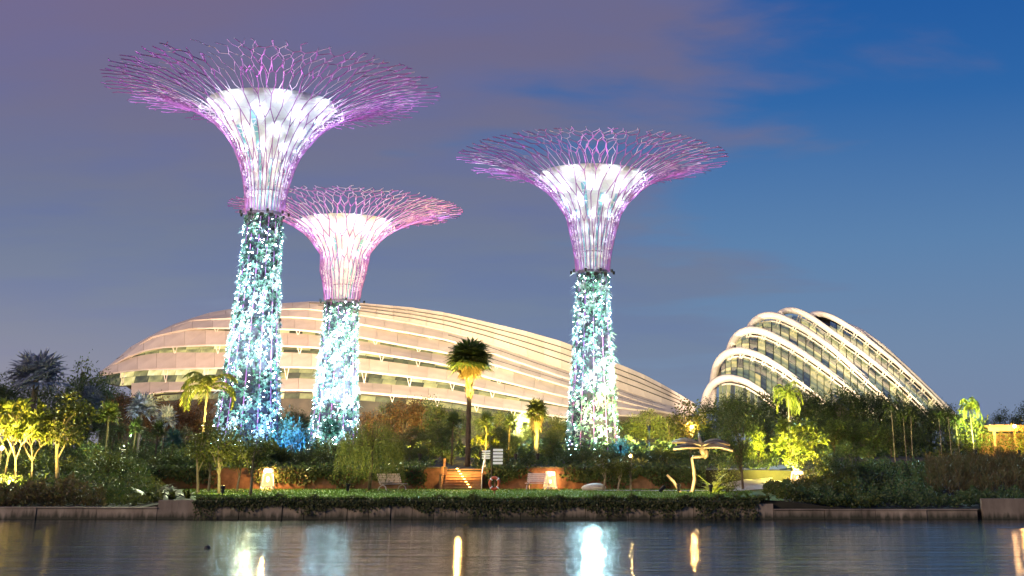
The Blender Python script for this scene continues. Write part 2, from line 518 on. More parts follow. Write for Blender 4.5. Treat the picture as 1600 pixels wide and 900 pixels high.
# pale paths
def ribbon(name, pts, w, mat, dz=.03):
    b = MB(); L_, R_ = [], []
    pts = [Vector(p) for p in pts]
    for k, p in enumerate(pts):
        t = (pts[min(k + 1, len(pts) - 1)] - pts[max(k - 1, 0)]); t.normalize()
        s = Vector((-t.y, t.x)) * w / 2
        for side, arr in ((1, L_), (-1, R_)):
            q = p + s * side; arr.append((q.x, q.y, gzf(q.x, q.y) + dz))
    v = L_ + R_; n = len(pts)
    b.quads(v, [(k, n + k, n + k + 1, k + 1) for k in range(n - 1)])
    return tag(b.build(name, mat), None, kind="structure")


ribbon("path", [(PXX(930, 87.5), 87.6), (PXX(990, 87), 87.2), (PXX(1040, 86.5), 86.8), (PXX(1100, 86.5), 86.6), (PXX(1140, 87), 87), (PXX(1170, 90), 90), (PXX(1200, 94), 95), (PXX(1240, 100), 101)], 2.0, M["path"], .05)
ribbon("path", [(PXX(1120, 93), 93.5), (PXX(1165, 92), 92.6), (PXX(1200, 93), 93.6)], 3.2, M["path"], .08)

# ------------------------------------------------------------------ shore wall
def slab_mesh(w, h, d, seed, cap=.0):
    r = random.Random(seed); b = MB()
    b.box((.012, -d / 2 + r.uniform(-.02, .02), -.6), (w - .012, d / 2, h))
    if cap: b.box((-.0, -d / 2 - .05, h + .002), (w, d / 2 + .05, h + cap))
    me = b.mesh("wall_panel", M["concrete"]); return me


def wall_run(root, x0, x1, h, step, cap=0.0, d=.35):
    n = max(1, round((x1 - x0) / step)); w = (x1 - x0) / n
    ms = [slab_mesh(w, h, d, k, cap) for k in range(4)]
    for k in range(n):
        o = link("wall_panel", ms[rnd.randrange(4)], root)
        o.location = (x0 + k * w, WALL_Y + rnd.uniform(-.025, .025), rnd.uniform(-.012, .012))


W = thing("shore_wall", "long concrete lake wall of upright slabs overhung with ivy", "wall")
wall_run(W, XL, XR, LAWN_Z - .02, 1.08)
W = thing("shore_wall", "low pale concrete ledge along the water at the left", "wall")
xb = PXX(247, WALL_Y, 800)
wall_run(W, -58, xb, .52, 2.9, .05)
W = thing("wall_block", "taller pale concrete block joining the low left ledge to the ivy wall", "wall")
wall_run(W, xb, XL, .90, 3.0)
W = thing("wall_block", "small square concrete pier at the right end of the ivy wall", "wall")
xr2 = PXX(1208, WALL_Y, 800)
wall_run(W, XR, xr2, .72, 3.0)
W = thing("shore_wall", "low pale concrete ledge along the water at the right", "wall")
xr3 = PXX(1526, WALL_Y, 800)
wall_run(W, xr2, xr3, .42, 2.6, .05)
W = thing("wall_block", "tall brown concrete block at the far right edge of the shore", "wall")
wall_run(W, xr3 + .25, 60, .98, 3.2)

# ivy hanging over the wall
n = 10500
x = rng.uniform(XL - .1, XR, n)
cover = .55 + .45 * np.sin(x * .55 + 1.0) * np.sin(x * .23) + .25 * np.sin(x * 2.1)
cover = np.where(x > PXX(1085, WALL_Y), 1.3, cover); cover = np.where(x < PXX(345, WALL_Y), 1.1, cover)
dep = rng.beta(1.0, 2.0, n) * np.where(rng.uniform(0, 1, n) < .45, .30, .08 + .95 * np.clip(cover, 0, 1.1))
c = np.stack([x, WALL_Y - .2 - rng.uniform(0, .16, n), LAWN_Z + .03 - dep], -1)
d = np.stack([rng.normal(0, .6, n), rng.normal(-.5, .3, n), rng.normal(-.7, .5, n)], -1)
b = MB(); b.leaves(c, d, np.tile([[0, -1.0, .3]], (n, 1)) + rng.normal(0, .4, (n, 3)), rng.uniform(.07, .16, n), rng.uniform(.06, .12, n))
n2 = 9000
x = rng.uniform(XL, XR + .6, n2)
tuft = np.clip(np.sin(x * 2.3) * np.sin(x * .77 + 2) + .25 * np.sin(x * 7.1), 0, 1)
c = np.stack([x, WALL_Y - .15 + rng.uniform(0, .5, n2), LAWN_Z + .0 + rng.uniform(0, 1, n2) * (.05 + .22 * tuft) * (1 + .6 * np.sin(x * 1.3) * np.sin(x * .41))], -1)
d = np.stack([rng.normal(0, .7, n2), rng.normal(-.4, .5, n2), rng.normal(.5, .5, n2)], -1)
b.leaves(c, d, rng.normal(0, .5, (n2, 3)) + np.array([0, -.5, .8]), rng.uniform(.08, .18, n2), rng.uniform(.05, .11, n2))
tag(b.build("ivy", M["ivy"]), "dark ivy trailing over the top of the lake wall", "ivy", kind="stuff")

# ------------------------------------------------------------------ retaining walls and stairs
RW_Y = 92.7


def retaining(x0, x1, label, h=1.36):
    b = MB(); b.box((PXX(x0, RW_Y), RW_Y - .28, LAWN_Z - .2), (PXX(x1, RW_Y), RW_Y + .12, LAWN_Z + h))
    root = thing("retaining_wall", label, "wall")
    b.build("wall_face", M["brick"], root)
    w = (PXX(x1, RW_Y) - PXX(x0, RW_Y)); n = max(1, round(w / 1.5))
    b = MB(); b.box((.01, -.36, 0), (w / n - .01, .2, .09)); me = b.mesh("coping_stone", M["concrete"])
    for k in range(n):
        o = link("coping_stone", me, root); o.location = (PXX(x0, RW_Y) + k * w / n, RW_Y, LAWN_Z + h + .003)


retaining(250, 699, "brown planter wall behind the lantern left of the steps")
retaining(752, 1085, "brown planter wall behind the lantern right of the steps")

st = thing("garden_steps", "flight of wooden steps with a line of glowing glints on the treads", "steps", (PXX(722, 90.5), 90.4, LAWN_Z))
NST = 8
bm = MB(); bm.box((-1.25, .03, -.02), (1.25, .36, .125)); bm.box((-1.27, -.02, .127), (1.27, .36, .163)); me_step = bm.mesh("step", M["timber"])
bm = MB(); bm.box((-.07, -.03, 0), (.07, .05, .035)); me_glint = bm.mesh("tread_glint", M["tread_glint_glow"])  # glowing blocks stand in for the handrail light reflected on each tread
for k in range(NST):
    o = link("step", me_step, st); o.location = (0, k * .34, k * .165)
    q = link("tread_glint", me_glint, st); q.location = (.55 - k * .16, k * .34 + .0, k * .165 + .166)
b = MB()
for yy, zz in ((.1, 0.0), (2.5, 1.2)):
    b.tube([(1.33, yy, zz), (1.33, yy, zz + 1.05)], .03, 6)
b.tube([(1.33, -.05, 1.0), (1.33, 2.8, 2.42)], .035, 6)
b.build("handrail", M["white_metal"], st)
for k in range(3):
    b = MB(); b.box((-1.5, -.1 + k * 1.1, 0), (-1.36, .04 + k * 1.1, 1.0 + k * .5)); b.build("rail_post", M["timber"], st)
ll = bpy.data.lights.new("step_glow", "POINT"); ll.energy = 420; ll.color = (1, .55, .15); ll.shadow_soft_size = .15
lo = link("step_glow", ll, st); lo.location = (-.2, .6, 1.6)

# ------------------------------------------------------------------ supertrees
PROF_T = np.array([0, .10, .2, .32, .45, .57, .68, .77, .85, .91, .96, 1.0])
PROF_R = np.array([.112, .118, .128, .150, .190, .250, .335, .440, .570, .705, .850, 1.0])


def supertree(label, neck, Y, rim_y, rpx, seed, neck_r_px, base_r_px, pw=1.0, ribs=28):
    r_ = random.Random(seed); g_ = np.random.default_rng(seed)
    nk = P(neck[0], neck[1], Y)
    X0 = nk.x; base_z = gzf(X0, Y) - .2
    H = P(neck[0], rim_y, Y).z - nk.z
    mpp = Y / F * math.sqrt(1 + ((nk.z - EYE) / Y) ** 2) * 1.0
    R = rpx * mpp
    prof_r = PROF_R.copy()
    nr = neck_r_px * mpp
    prof_r[:4] = np.array([1.0, 1.06, 1.18, 1.38]) * nr / R
    h0 = nk.z - base_z
    root = thing("supertree", label, "supertree", (X0, Y, base_z))

    def skin_r(t): return np.interp(t, PROF_T, prof_r) * R
    def trunk_r(s): return -.16 + nr * .94 * (1 + (base_r_px / neck_r_px - 1) * (1 - s) ** 1.5)          # s: 0 base, 1 neck
    def core_r(t): return (.068 + (.385 - .068) * np.clip((t / .83), 0, 1) ** 2.1) * R

    # trunk column
    b = MB()
    b.lathe([(trunk_r(s) * .93, s * h0) for s in np.linspace(0, 1, 14)], n=36)
    b.build("trunk_column", M["trunk_core"], root, True)
    b = MB()
    b.lathe([(nr * .70, h0 - .3), (nr * .90, h0 - .25), (nr * .90, h0 + .05), (nr * .6, h0 + .1)], n=36)
    b.build("collar", M["collar"], root)
    # bright funnel, with hoop joints and glazed strips
    tt = np.linspace(0, .83, 22)
    b = MB()
    b.lathe([(core_r(t), h0 + t * H) for t in tt] + [(core_r(.83) * .93, h0 + .832 * H), (core_r(.6) * .9, h0 + .6 * H)], n=48)
    fun = b.build("funnel", M["core"], root, True)
    for t in (.16, .44, .56, .64, .72):
        b = MB(); rr = core_r(t)
        b.lathe([(rr, h0 + t * H - .05), (rr + .045, h0 + t * H - .04), (rr + .05 + .01, h0 + t * H + .04), (rr, h0 + t * H + .06)], n=48)
        b.build("hoop_joint", M["collar"] if t < .2 else M["core"], fun)
    ns = 12
    for k in range(ns):
        a0 = k * 2 * math.pi / ns + seed; wa = .085
        t_hi = r_.choice((.38, .5, .62, .70))
        b = MB(); v = []
        t2 = np.linspace(.0 if k % 2 else .03, t_hi, 9)
        for t in t2:
            rr = core_r(t) + .035; w = wa * (1 - .35 * t)
            for da in (-w, w): v.append((rr * math.cos(a0 + da), rr * math.sin(a0 + da), h0 + t * H))
        b.quads(v, [(2 * i, 2 * i + 1, 2 * i + 3, 2 * i + 2) for i in range(len(t2) - 1)])
        b.build("glazed_strip", M["cyan_strip"], fun)

    # ribs that fork into the branching canopy; u runs along the skin from neck (0) to rim (1)
    tf = np.linspace(0, 1, 200); rf = np.interp(tf, PROF_T, prof_r) * R
    arc = np.concatenate([[0], np.cumsum(np.hypot(np.diff(rf), np.diff(tf * H)))]); arc /= arc[-1]

    def pt(a, t, off=0.0):
        rr = float(skin_r(min(t, 1.0))) - off * .9
        return (rr * math.cos(a), rr * math.sin(a), h0 + t * H + off * .55)

    def pu(a, u, off=0.0):
        t = float(np.interp(u, arc, tf))
        p = pt(a, t, off)
        return (p[0], p[1], p[2] - 1.2 * R / 16 * max(0, u - .8) / .2 * .5)

    rad = max(.045, .86 * mpp)
    da = 2 * math.pi / ribs

    def rod(b, a0, u0, a1, u1, off, r0, r1):
        n = max(2, int((u1 - u0) / .06) + 1)
        b.tube([pu(a0 + (a1 - a0) * w, u0 + (u1 - u0) * w, off) for w in np.linspace(0, 1, n)], np.linspace(r0, r1, n), 5)

    # honeycomb lattice: straight rods that fork, meet the neighbour's fork and run on; twice as many rods near the rim
    def lattice(col, u_in, u_out, off, rs, drop, shift, trunk_rods):
        levels = [(.00, .20, .29, 1), (.29, .40, .475, 1), (.475, .56, .615, 1), (.615, .68, .73, 2), (.73, .785, .83, 2), (.83, .88, .92, 2), (.92, .965, 1.0, 2)]
        secs = [MB() for _ in range(ribs)]
        node = {}

        def nd(m, q, lvl, end):
            """jittered node: column q (in half steps of the finer or coarser grid) at one level"""
            key = (m, q % (2 * ribs * m), lvl, end)
            if key not in node:
                w = 0 if lvl == 0 and end == 0 else 1
                u = levels[lvl][end] if lvl < len(levels) else 1.0
                node[key] = (r_.gauss(0, .09) * da / m * w * (1 if lvl > 1 else .4), u + r_.gauss(0, .013 if lvl else .03) * w)
            j, u = node[key]
            return (q / 2 / m + shift) * da + j, min(u, 1.0)

        owner = {}

        def edge(sec, A, B, r):
            if B[1] <= A[1] + .005 or A[1] < u_in - .03 or B[1] > u_out: return False
            rod(secs[sec], A[0], A[1], B[0], B[1], off(A[1]), r, r * .95)
            return True

        nl = len(levels)
        for lvl, (u0, u1, u2, m) in enumerate(levels):
            odd = lvl % 2; W = 2 * ribs * m
            for k in range(ribs * m):
                q = 2 * k + odd
                if lvl == 0: sec = k
                else:
                    sec = owner.get((lvl, q % W))
                    if sec is None: continue
                r = rs * (1 - .22 * u0) * (.78 if u0 < .28 else 1.0)
                base, top = nd(m, q, lvl, 0), nd(m, q, lvl, 1)
                if lvl > 3 and r_.random() < drop * .35: continue
                if not edge(sec, base, top, r): continue
                m2 = levels[min(lvl + 1, nl - 1)][3]
                sides = [-1, 1]; r_.shuffle(sides); made = 0
                for sg in sides:
                    if lvl > 0 and made == 0 and sg == sides[1]: pass
                    elif lvl > 0 and r_.random() < drop: continue
                    if lvl == nl - 1:
                        if r_.random() < .4: continue
                        edge(sec, top, (top[0] + sg * da * r_.uniform(.08, .2), min(1.0, top[1] + r_.uniform(.02, .06))), r); continue
                    qn = q + sg if m2 == m else 2 * q + sg
                    if edge(sec, top, nd(m2, qn, lvl + 1, 0), r):
                        made += 1; owner.setdefault((lvl + 1, qn % (2 * ribs * m2)), sec)
        return secs

    # where the grid doubles, columns of the finer level start on odd half steps
    outer = lattice("rod", 0, 1.01, lambda u: 0.0, rad, .11, .25 * (seed % 2), True)
    for k, b in enumerate(outer):
        a = (k + .25 * (seed % 2)) * da
        if k % 3 == 0:
            b.tube([((trunk_r(s) - .05) * math.cos(a), (trunk_r(s) - .05) * math.sin(a), s * h0) for s in np.linspace(0, 1, 8)], rad * .9, 5)
        b.build("branch", M["rod"], root)
    o1 = .8 * R / 16
    inner = lattice("rod_inner", .02, .985, lambda u: o1 * (.6 + .5 * min(1, u / .5)), rad * .62, .15, .25 * (seed % 2) + .5, False)
    for k, b in enumerate(inner):
        a = (k + .5 + .25 * (seed % 2)) * da
        tz = np.linspace(.05, .56, 11)
        for q in range(len(tz) - 1):
            t0, t1 = tz[q], tz[q + 1]
            p1 = pu(a + da * .5 * (1 if q % 2 else -1), (t0 + t1) / 2, 0)
            b.tube([pu(a, t0, o1 * .7), p1], rad * .5, 4); b.tube([p1, pu(a, t1, o1 * .75)], rad * .5, 4)
        b.build("inner_branch", M["rod_inner"], root)
    for t in (.18, .40, .60, .76):
        b = MB(); th = np.linspace(0, 2 * math.pi, 65)
        b.tube([pt(q, t, .03) for q in th], rad * .36, 4, cap=False)
        b.build("ring_cable", M["rod_inner"], root)

    # planted skin of the trunk: rosettes of three plant kinds in drifts, bare dark gaps between
    n = int(8200 * (h0 / 22) * (nr / 1.9))
    s = g_.uniform(0, .985, n); a = g_.uniform(0, 2 * math.pi, n)
    patch = np.sin(a * 3 + s * 9 + seed) * np.sin(s * 21 + a * 2) + .7 * np.sin(a * 5 - s * 33 + seed)
    keep = g_.uniform(-1.6, 1.0, n) < patch * .8 + .45
    s, a, patch = s[keep], a[keep], patch[keep]; n = len(s)
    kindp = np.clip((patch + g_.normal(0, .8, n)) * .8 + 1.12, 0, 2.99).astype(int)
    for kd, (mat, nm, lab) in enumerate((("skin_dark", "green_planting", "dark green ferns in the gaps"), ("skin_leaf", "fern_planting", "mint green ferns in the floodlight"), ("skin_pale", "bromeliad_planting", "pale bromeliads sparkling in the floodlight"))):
        idx = np.where(kindp == kd)[0]; b = MB(); per = 7
        i0 = np.repeat(idx, per); m = len(i0)
        big = np.repeat(g_.gamma(4, .25, len(idx)).clip(.45, 2.0), per)
        rr = trunk_r(s[i0]) + .02
        nrm = np.stack([np.cos(a[i0]), np.sin(a[i0]), np.zeros(m)], -1)
        tan = np.stack([-np.sin(a[i0]), np.cos(a[i0]), np.zeros(m)], -1); th = g_.uniform(0, 2 * math.pi, m)
        c = np.stack([rr * np.cos(a[i0]), rr * np.sin(a[i0]), s[i0] * h0], -1) + nrm * .06 * big[:, None]
        d = nrm * g_.uniform(.25, .8, m)[:, None] + tan * np.cos(th)[:, None] + np.array([0, 0, 1.0]) * np.sin(th)[:, None] + np.array([0, 0, -.1])
        b.leaves(c, d, nrm + g_.normal(0, .25, (m, 3)) + np.array([0, 0, .3]), g_.uniform(.6, 1.15, m) * .225 * big, g_.uniform(.05, .085, m) * big, .5, .1, .22)
        if kd:                                                # sprays that break the outline
            m = 260; s2 = g_.uniform(.04, 1.02, m // 5).repeat(5); a2 = g_.uniform(0, 2 * math.pi, m // 5).repeat(5); m = len(s2)
            nr2 = np.stack([np.cos(a2), np.sin(a2), np.zeros(m)], -1); tr2 = trunk_r(np.clip(s2, 0, 1))
            c = np.stack([tr2 * np.cos(a2), tr2 * np.sin(a2), s2 * h0], -1)
            b.leaves(c, nr2 + g_.normal(0, .4, (m, 3)) + np.array([0, 0, .2]), g_.normal(0, .4, (m, 3)) + np.array([0, 0, 1.0]), g_.uniform(.4, 1.0, m), g_.uniform(.05, .12, m), .5, .1, .35)
        o = b.build(nm, M[mat], root); o["kind"] = "stuff"; o["label"] = lab

    n = 430; s = g_.uniform(.02, .98, n); a = g_.uniform(0, 2 * math.pi, n); rr = trunk_r(s) + g_.uniform(.16, .34, n)
    c = np.stack([rr * np.cos(a), rr * np.sin(a), s * h0], -1); dd = np.stack([np.cos(a), np.sin(a), np.zeros(n)], -1)
    b = MB(); b.leaves(c, g_.normal(0, 1, (n, 3)) * .5 + np.array([0, 0, 1.0]), dd, .105 * (Y / 120), .085 * (Y / 120), .5, .2)
    o = b.build("trunk_light_points", M["led"], root); o["kind"] = "stuff"; o["label"] = "tiny white and pale blue light points between the plants"

    # lamps: white inside the funnel ring, magenta under the canopy
    def lamp(kind, loc, e, col, size=.12, aim=None, spot=None, blend=.6, parent=root, name="canopy_lamp"):
        l = bpy.data.lights.new(name, kind); l.energy = e; l.color = col; l.shadow_soft_size = size
        if spot: l.spot_size = math.radians(spot); l.spot_blend = blend
        o = link(name, l, parent); o.location = loc
        if aim is not None:
            o.rotation_euler = (Vector(aim) - Vector(loc)).to_track_quat("-Z", "Y").to_euler()
        return o
    k2 = (R / 16.0) ** 2 * pw
    for j, t in enumerate((.05, .14, .24, .34, .45, .56, .67, .77)):
        for k in range(8):
            a = k * 2 * math.pi / 8 + j * .39
            rr = core_r(t) + (skin_r(t) - core_r(t)) * .70
            cr = float(core_r(t)) * 16 / R
            lamp("POINT", (rr * math.cos(a), rr * math.sin(a), h0 + t * H), 7.5 * cr ** 1.75 * k2, (.80, .95, 1.0), min(.7, .3 * float(skin_r(t) - core_r(t))))
    bm = MB(); bm.lathe([(0, -.1), (.10, -.1), (.13, .2), (0, .2)], n=8); me = bm.mesh("uplight", M["black_metal"])
    for k in range(9):
        a = k * 2 * math.pi / 9 + .2
        loc = ((nr * 1.28) * math.cos(a), (nr * 1.28) * math.sin(a), h0 + .2)
        o = link("uplight", me, root); o.location = (loc[0], loc[1], loc[2] - .35)
        aim = (R * .80 * math.cos(a), R * .80 * math.sin(a), h0 + H * .80)
        lamp("SPOT", loc, 6200 * k2, (.95, .20, 1.0), .15, aim, 62, 1.0)
    return root, X0, base_z, h0, nr, R


def floodlight(loc, aims, label, stand=0.0):
    root = thing("floodlight", label, "floodlight", loc)
    b = MB(); b.box((-.25, -.15, .3), (.25, .15, .72)); b.build("lamp_housing", M["black_metal"], root)
    b = MB(); b.tube([(0, 0, -.05 - stand), (0, 0, .32)], .05, 6); b.build("stand", M["black_metal"], root)
    b = MB(); b.box((-.21, -.12, .721), (.21, .12, .735)); b.build("lens", M["spot_glass"], root)
    for aim, e, col, ang, bl in aims:
        l = bpy.data.lights.new("flood_beam", "SPOT"); l.energy = e; l.color = col; l.spot_size = math.radians(ang); l.spot_blend = bl; l.shadow_soft_size = .2
        o = link("flood_beam", l, root); o.location = (0, 0, .85)
        o.rotation_euler = (Vector(aim) - Vector(loc) - Vector((0, 0, .85))).to_track_quat("-Z", "Y").to_euler()


TREES = [
    ("tallest supertree with the widest purple canopy, in front at the left", (413, 333), 118, 131, 264, 3, 29, 55, 1.0, 36, "at the foot of the tallest supertree"),
    ("smallest supertree, its purple canopy partly behind the tallest one's trunk", (534, 470), 160, 321, 181, 4, 26.5, 42, 1.0, 32, "at the foot of the smallest supertree"),
    ("supertree with purple canopy standing alone in the middle right", (926, 424), 124, 243, 214, 5, 26, 44, 1.0, 32, "at the foot of the lone right supertree"),
]
HEADS = []
for (lab, neck, Y, rim, rpx, seed, nrp, brp, pw, ribs, where) in TREES:
    root, X0, bz, h0, nr, R = supertree(lab, neck, Y, rim, rpx, seed, nrp, brp, pw, ribs)
    HEADS.append(dict(root=root, o=Vector((X0, Y, bz)), r=nr * 1.35, h=h0 - .5))
    for sgn, side in ((-1, "left"), (1, "right")):
        lx_, ly_ = X0 + sgn * 7.5, Y - 9.5
        lz = gzf(lx_, ly_)
        fl = 1.2 if Y > 150 else (.72 if X0 > -5 else .95)
        cold = (.70, .90, 1.0) if sgn < 0 else (.80, 1.0, .98)
        floodlight((lx_, ly_, lz), [((X0, Y - 1, bz + h0 * .62), 110000 * fl, cold, 33, .35), ((X0, Y - 1, bz + h0 * .30), 13000 * fl, (.60, .84, 1.0), 62, .8)],
                   "dark floodlight in the planting, %s-hand one %s" % (side, where))

def added_head_flood(tree, aim, e, ang, col):
    """downward garden floodlight fixed to a supertree's neck"""
    d = Vector(aim) - tree["o"]; d.z = 0; d.normalize()
    loc = Vector((d.x * tree["r"], d.y * tree["r"], tree["h"]))
    b = MB(); b.box((-.16, -.16, -.18), (.16, .16, .14)); o = b.build("added_neck_flood", M["black_metal"], tree["root"]); o.location = loc  # added fixture, put in to light the lawn and its reflections
    l = bpy.data.lights.new("added_neck_beam", "SPOT"); l.energy = e; l.color = col; l.spot_size = math.radians(ang); l.spot_blend = .8; l.shadow_soft_size = .25
    q = link("added_neck_beam", l, tree["root"]); q.location = loc + Vector((d.x * .3, d.y * .3, -.25))
    q.rotation_euler = (Vector(aim) - (tree["o"] + q.location)).to_track_quat("-Z", "Y").to_euler()


LAWNCOL, LAWNCOOL = (.90, 1.0, .58), (.50, .88, 1.0)
added_head_flood(HEADS[0], (-24, 80, .9), 60000, 38, LAWNCOL)
added_head_flood(HEADS[0], (-8, 80, .9), 76000, 34, LAWNCOL)
added_head_flood(HEADS[2], (-9, 80, .9), 14000, 36, LAWNCOOL)
added_head_flood(HEADS[2], (6, 80, .9), 15000, 38, LAWNCOOL)
added_head_flood(HEADS[2], (24, 88, 2), 42000, 36, LAWNCOOL)
added_head_flood(HEADS[0], (-40, 88, 2), 42000, 36, LAWNCOL)

# ------------------------------------------------------------------ long glasshouse (flower dome)
def curve(pts):
    a = np.array(pts, float); return lambda x: np.interp(x, a[:, 0], a[:, 1])


ridge = curve([(150, 585), (172, 570), (205, 541), (238, 523), (270, 507), (300, 497), (320, 490), (345, 485), (400, 477), (480, 471), (560, 473), (640, 480), (700, 489), (760, 503), (820, 517), (880, 534), (950, 562), (1000, 582), (1040, 603), (1092, 634)])
seam = curve([(300, 498), (330, 494), (400, 486), (470, 481), (560, 491), (645, 505), (700, 517), (760, 534), (880, 576), (960, 604), (1000, 618), (1040, 631), (1092, 646)])
s1t = curve([(238, 526), (290, 501), (330, 498), (400, 494), (470, 494.5), (560, 505), (645, 520), (700, 530), (760, 548), (880, 588), (960, 613), (1000, 627), (1060, 644), (1090, 650)])
s1h = curve([(290, 0), (470, 3), (560, 4), (645, 6), (700, 6), (760, 4), (880, 2), (1000, 1)])
s2t = curve([(172, 570), (238, 525), (270, 518), (309, 511), (400, 512), (470, 514), (560, 525), (645, 541), (700, 550), (760, 565), (880, 601), (960, 623), (1000, 634), (1080, 652)])
s2h = curve([(300, 0), (324, 7), (470, 9), (560, 9), (700, 8), (760, 6), (880, 5), (960, 2)])
s3t = curve([(160, 579), (172, 571), (205, 553), (237, 543), (270, 540), (324, 538), (400, 538), (470, 540), (560, 547), (645, 560), (700, 569), (760, 588), (880, 618), (960, 635), (1000, 640)])
s3h = curve([(180, 1), (205, 7), (237, 11), (324, 15), (470, 13), (560, 14), (700, 11), (760, 8), (880, 4), (960, 2)])
s4t = curve([(155, 586), (180, 581), (218, 576), (270, 575), (324, 574), (470, 572), (560, 578), (645, 588), (700, 595), (760, 608), (880, 632), (960, 648)])
s4h = curve([(160, 10), (190, 22), (324, 23), (470, 20), (560, 20), (700, 14), (760, 12), (880, 5), (960, 3)])
s5t = curve([(190, 620), (260, 610), (324, 608), (470, 608), (560, 611), (700, 624), (760, 634), (880, 650), (960, 660)])
s5h = curve([(190, 14), (960, 10)])
DEP = dict(ridge=223.5, seam=221.5, s1=219.5, s2=217, s3=214.5, s4=212, s5=209, base=207)


def ddep(x): return 1.5e-4 * (np.asarray(x) - 560.0) ** 2


FD = thing("long_glasshouse", "long low domed glasshouse of beige panel bands behind the supertrees", "glasshouse", P(560, 700, 226) * 1.0)
FD.location.z = 3.0
FO = FD.location


def pane_quad(name, mat, corners, parent, org, thick=.25):
    """a plate with its own thickness, corners in order bl, br, tr, tl"""
    cs = [np.array(c) - np.array(org) for c in corners]
    nrm = np.cross(cs[1] - cs[0], cs[3] - cs[0]); nrm = nrm / (np.linalg.norm(nrm) + 1e-9)
    if nrm[1] > 0: nrm = -nrm
    ctr = sum(cs) / 4
    b = MB()
    v = [c - ctr for c in cs] + [c - ctr - nrm * thick for c in cs]
    b.add(v, [(0, 1, 2, 3), (7, 6, 5, 4), (0, 4, 5, 1), (1, 5, 6, 2), (2, 6, 7, 3), (3, 7, 4, 0)])
    o = b.build(name, mat, parent); o.location = ctr
    return o


bands = [  # top curve, bottom curve, x range, depth top, depth bottom, panels
    (ridge, seam, 300, 1086, "ridge", "seam", 30, 0, 0),
    (lambda x: seam(x) - 1.5, s1t, 242, 1080, "seam", "s1", 28, .3, 0),
    (lambda x: s1t(x) + s1h(x) - 2, s2t, 172, 1070, "s1", "s2", 28, .4, 0),
    (lambda x: s2t(x) + s2h(x) - 2, s3t, 160, 1060, "s2", "s3", 28, .5, 0),
    (lambda x: s3t(x) + s3h(x) - 2, s4t, 154, 1000, "s3", "s4", 28, .5, 0),
    (lambda x: s4t(x) + s4h(x) - 1, s5t, 205, 960, "s4", "s5", 26, .5, 0),
]
GAP = .22
for (top, bot, x0, x1, d0, d1, n, inset, _) in bands:
    top = (lambda t_: (lambda x: np.maximum(t_(x), ridge(x))))(top)
    ex = np.linspace(x0, x1, n + 1)
    for k in range(n):
        xa, xb2 = ex[k] + GAP, ex[k + 1] - GAP
        if bot(xb2) - top(xb2) < .6 and bot(xa) - top(xa) < .6: continue
        def q(x, c, d, ins): return P(x, float(c(x)), DEP[d] + float(ddep(x)) + ins)
        ba, bb = max(bot(xa), top(xa) + .3), max(bot(xb2), top(xb2) + .3)
        pane_quad("roof_panel", M["dome_panel"], [P(xa, ba, DEP[d1] + ddep(xa) - .4), P(xb2, bb, DEP[d1] + ddep(xb2) - .4), q(xb2, top, d0, inset), q(xa, top, d0, inset)], FD, FO, .35)
slots = [(s1t, s1h, 330, 900, "s1", 24, 1), (s2t, s2h, 309, 960, "s2", 32, 1), (s3t, s3h, 182, 960, "s3", 36, 2), (s4t, s4h, 165, 940, "s4", 36, 2), (s5t, s5h, 205, 920, "s5", 30, 1)]
for (tp, hh, x0, x1, dk, n, rows) in slots:
    ex = np.linspace(x0, x1, n + 1)
    for k in range(n):
        for r in range(rows):
            xa, xb2 = ex[k] + .35, ex[k + 1] - .35
            if hh(xa) < 1 and hh(xb2) < 1: continue
            f0, f1 = r / rows + .01, (r + 1) / rows - .012
            sk = hh(xa) * .35          # raking mullions
            def yy(x, f): return float(tp(x) - 2 + (hh(x) + 4) * f)
            def gp(x, f): return P(x, yy(x, f), DEP[dk] + float(ddep(x)) + .5 + 1.0 * (1 - f))
            pane_quad("glass_pane", M["pane"], [gp(xa, f1), gp(xb2, f1), gp(xb2 + sk * .5, f0), gp(xa + sk * .5, f0)], FD, FO, .06)
    # dark backing frame behind the glass and a pale gutter rail under the band above
    b = MB(); xx = np.linspace(x0, x1, 40); v = []
    for x in xx:
        D = DEP[dk] + float(ddep(x)) + 2.3
        v += [P(x, float(tp(x)) - 5, D) - FO, P(x, float(tp(x) + hh(x)) + 4, D - .5) - FO]
    b.quads([tuple(q) for q in v], [(2 * i, 2 * i + 1, 2 * i + 3, 2 * i + 2) for i in range(len(xx) - 1)])
    b.build("mullion_frame", M["mullion"], FD)
    b = MB()
    b.tube([tuple(P(x, float(tp(x)) + 1.6, DEP[dk] + float(ddep(x)) - .3) - FO) for x in xx], .13, 6)
    b.build("gutter_rail", M["rib_white"], FD)
    for x in np.arange(x0 + 25, x1 - 15, 64):
        x = x + rnd.uniform(-6, 6)
        if hh(x) < 4: continue
        D = DEP[dk] + float(ddep(x)) - .2
        b = MB()
        p0 = P(x, float(tp(x) + hh(x)) + 1, D + .6) - FO
        for dx in (-4, 4):
            b.tube([tuple(p0), tuple(P(x + dx, float(tp(x)) + .5, D) - FO)], .06, 5)
        b.build("strut", M["rib_white"], FD)
for f in (.22, .45, .70):                                     # standing seams along the upper roof
    b = MB(); xx = np.linspace(470 + 60 * f, 1062, 44)
    b.tube([tuple(P(x, float(ridge(x) + (seam(x) - ridge(x)) * f), DEP["ridge"] + float(ddep(x)) - (DEP["ridge"] - DEP["seam"] + .4) * f - .06) - FO) for x in xx], .10, 5)
    b.build("roof_seam", M["mullion"], FD)
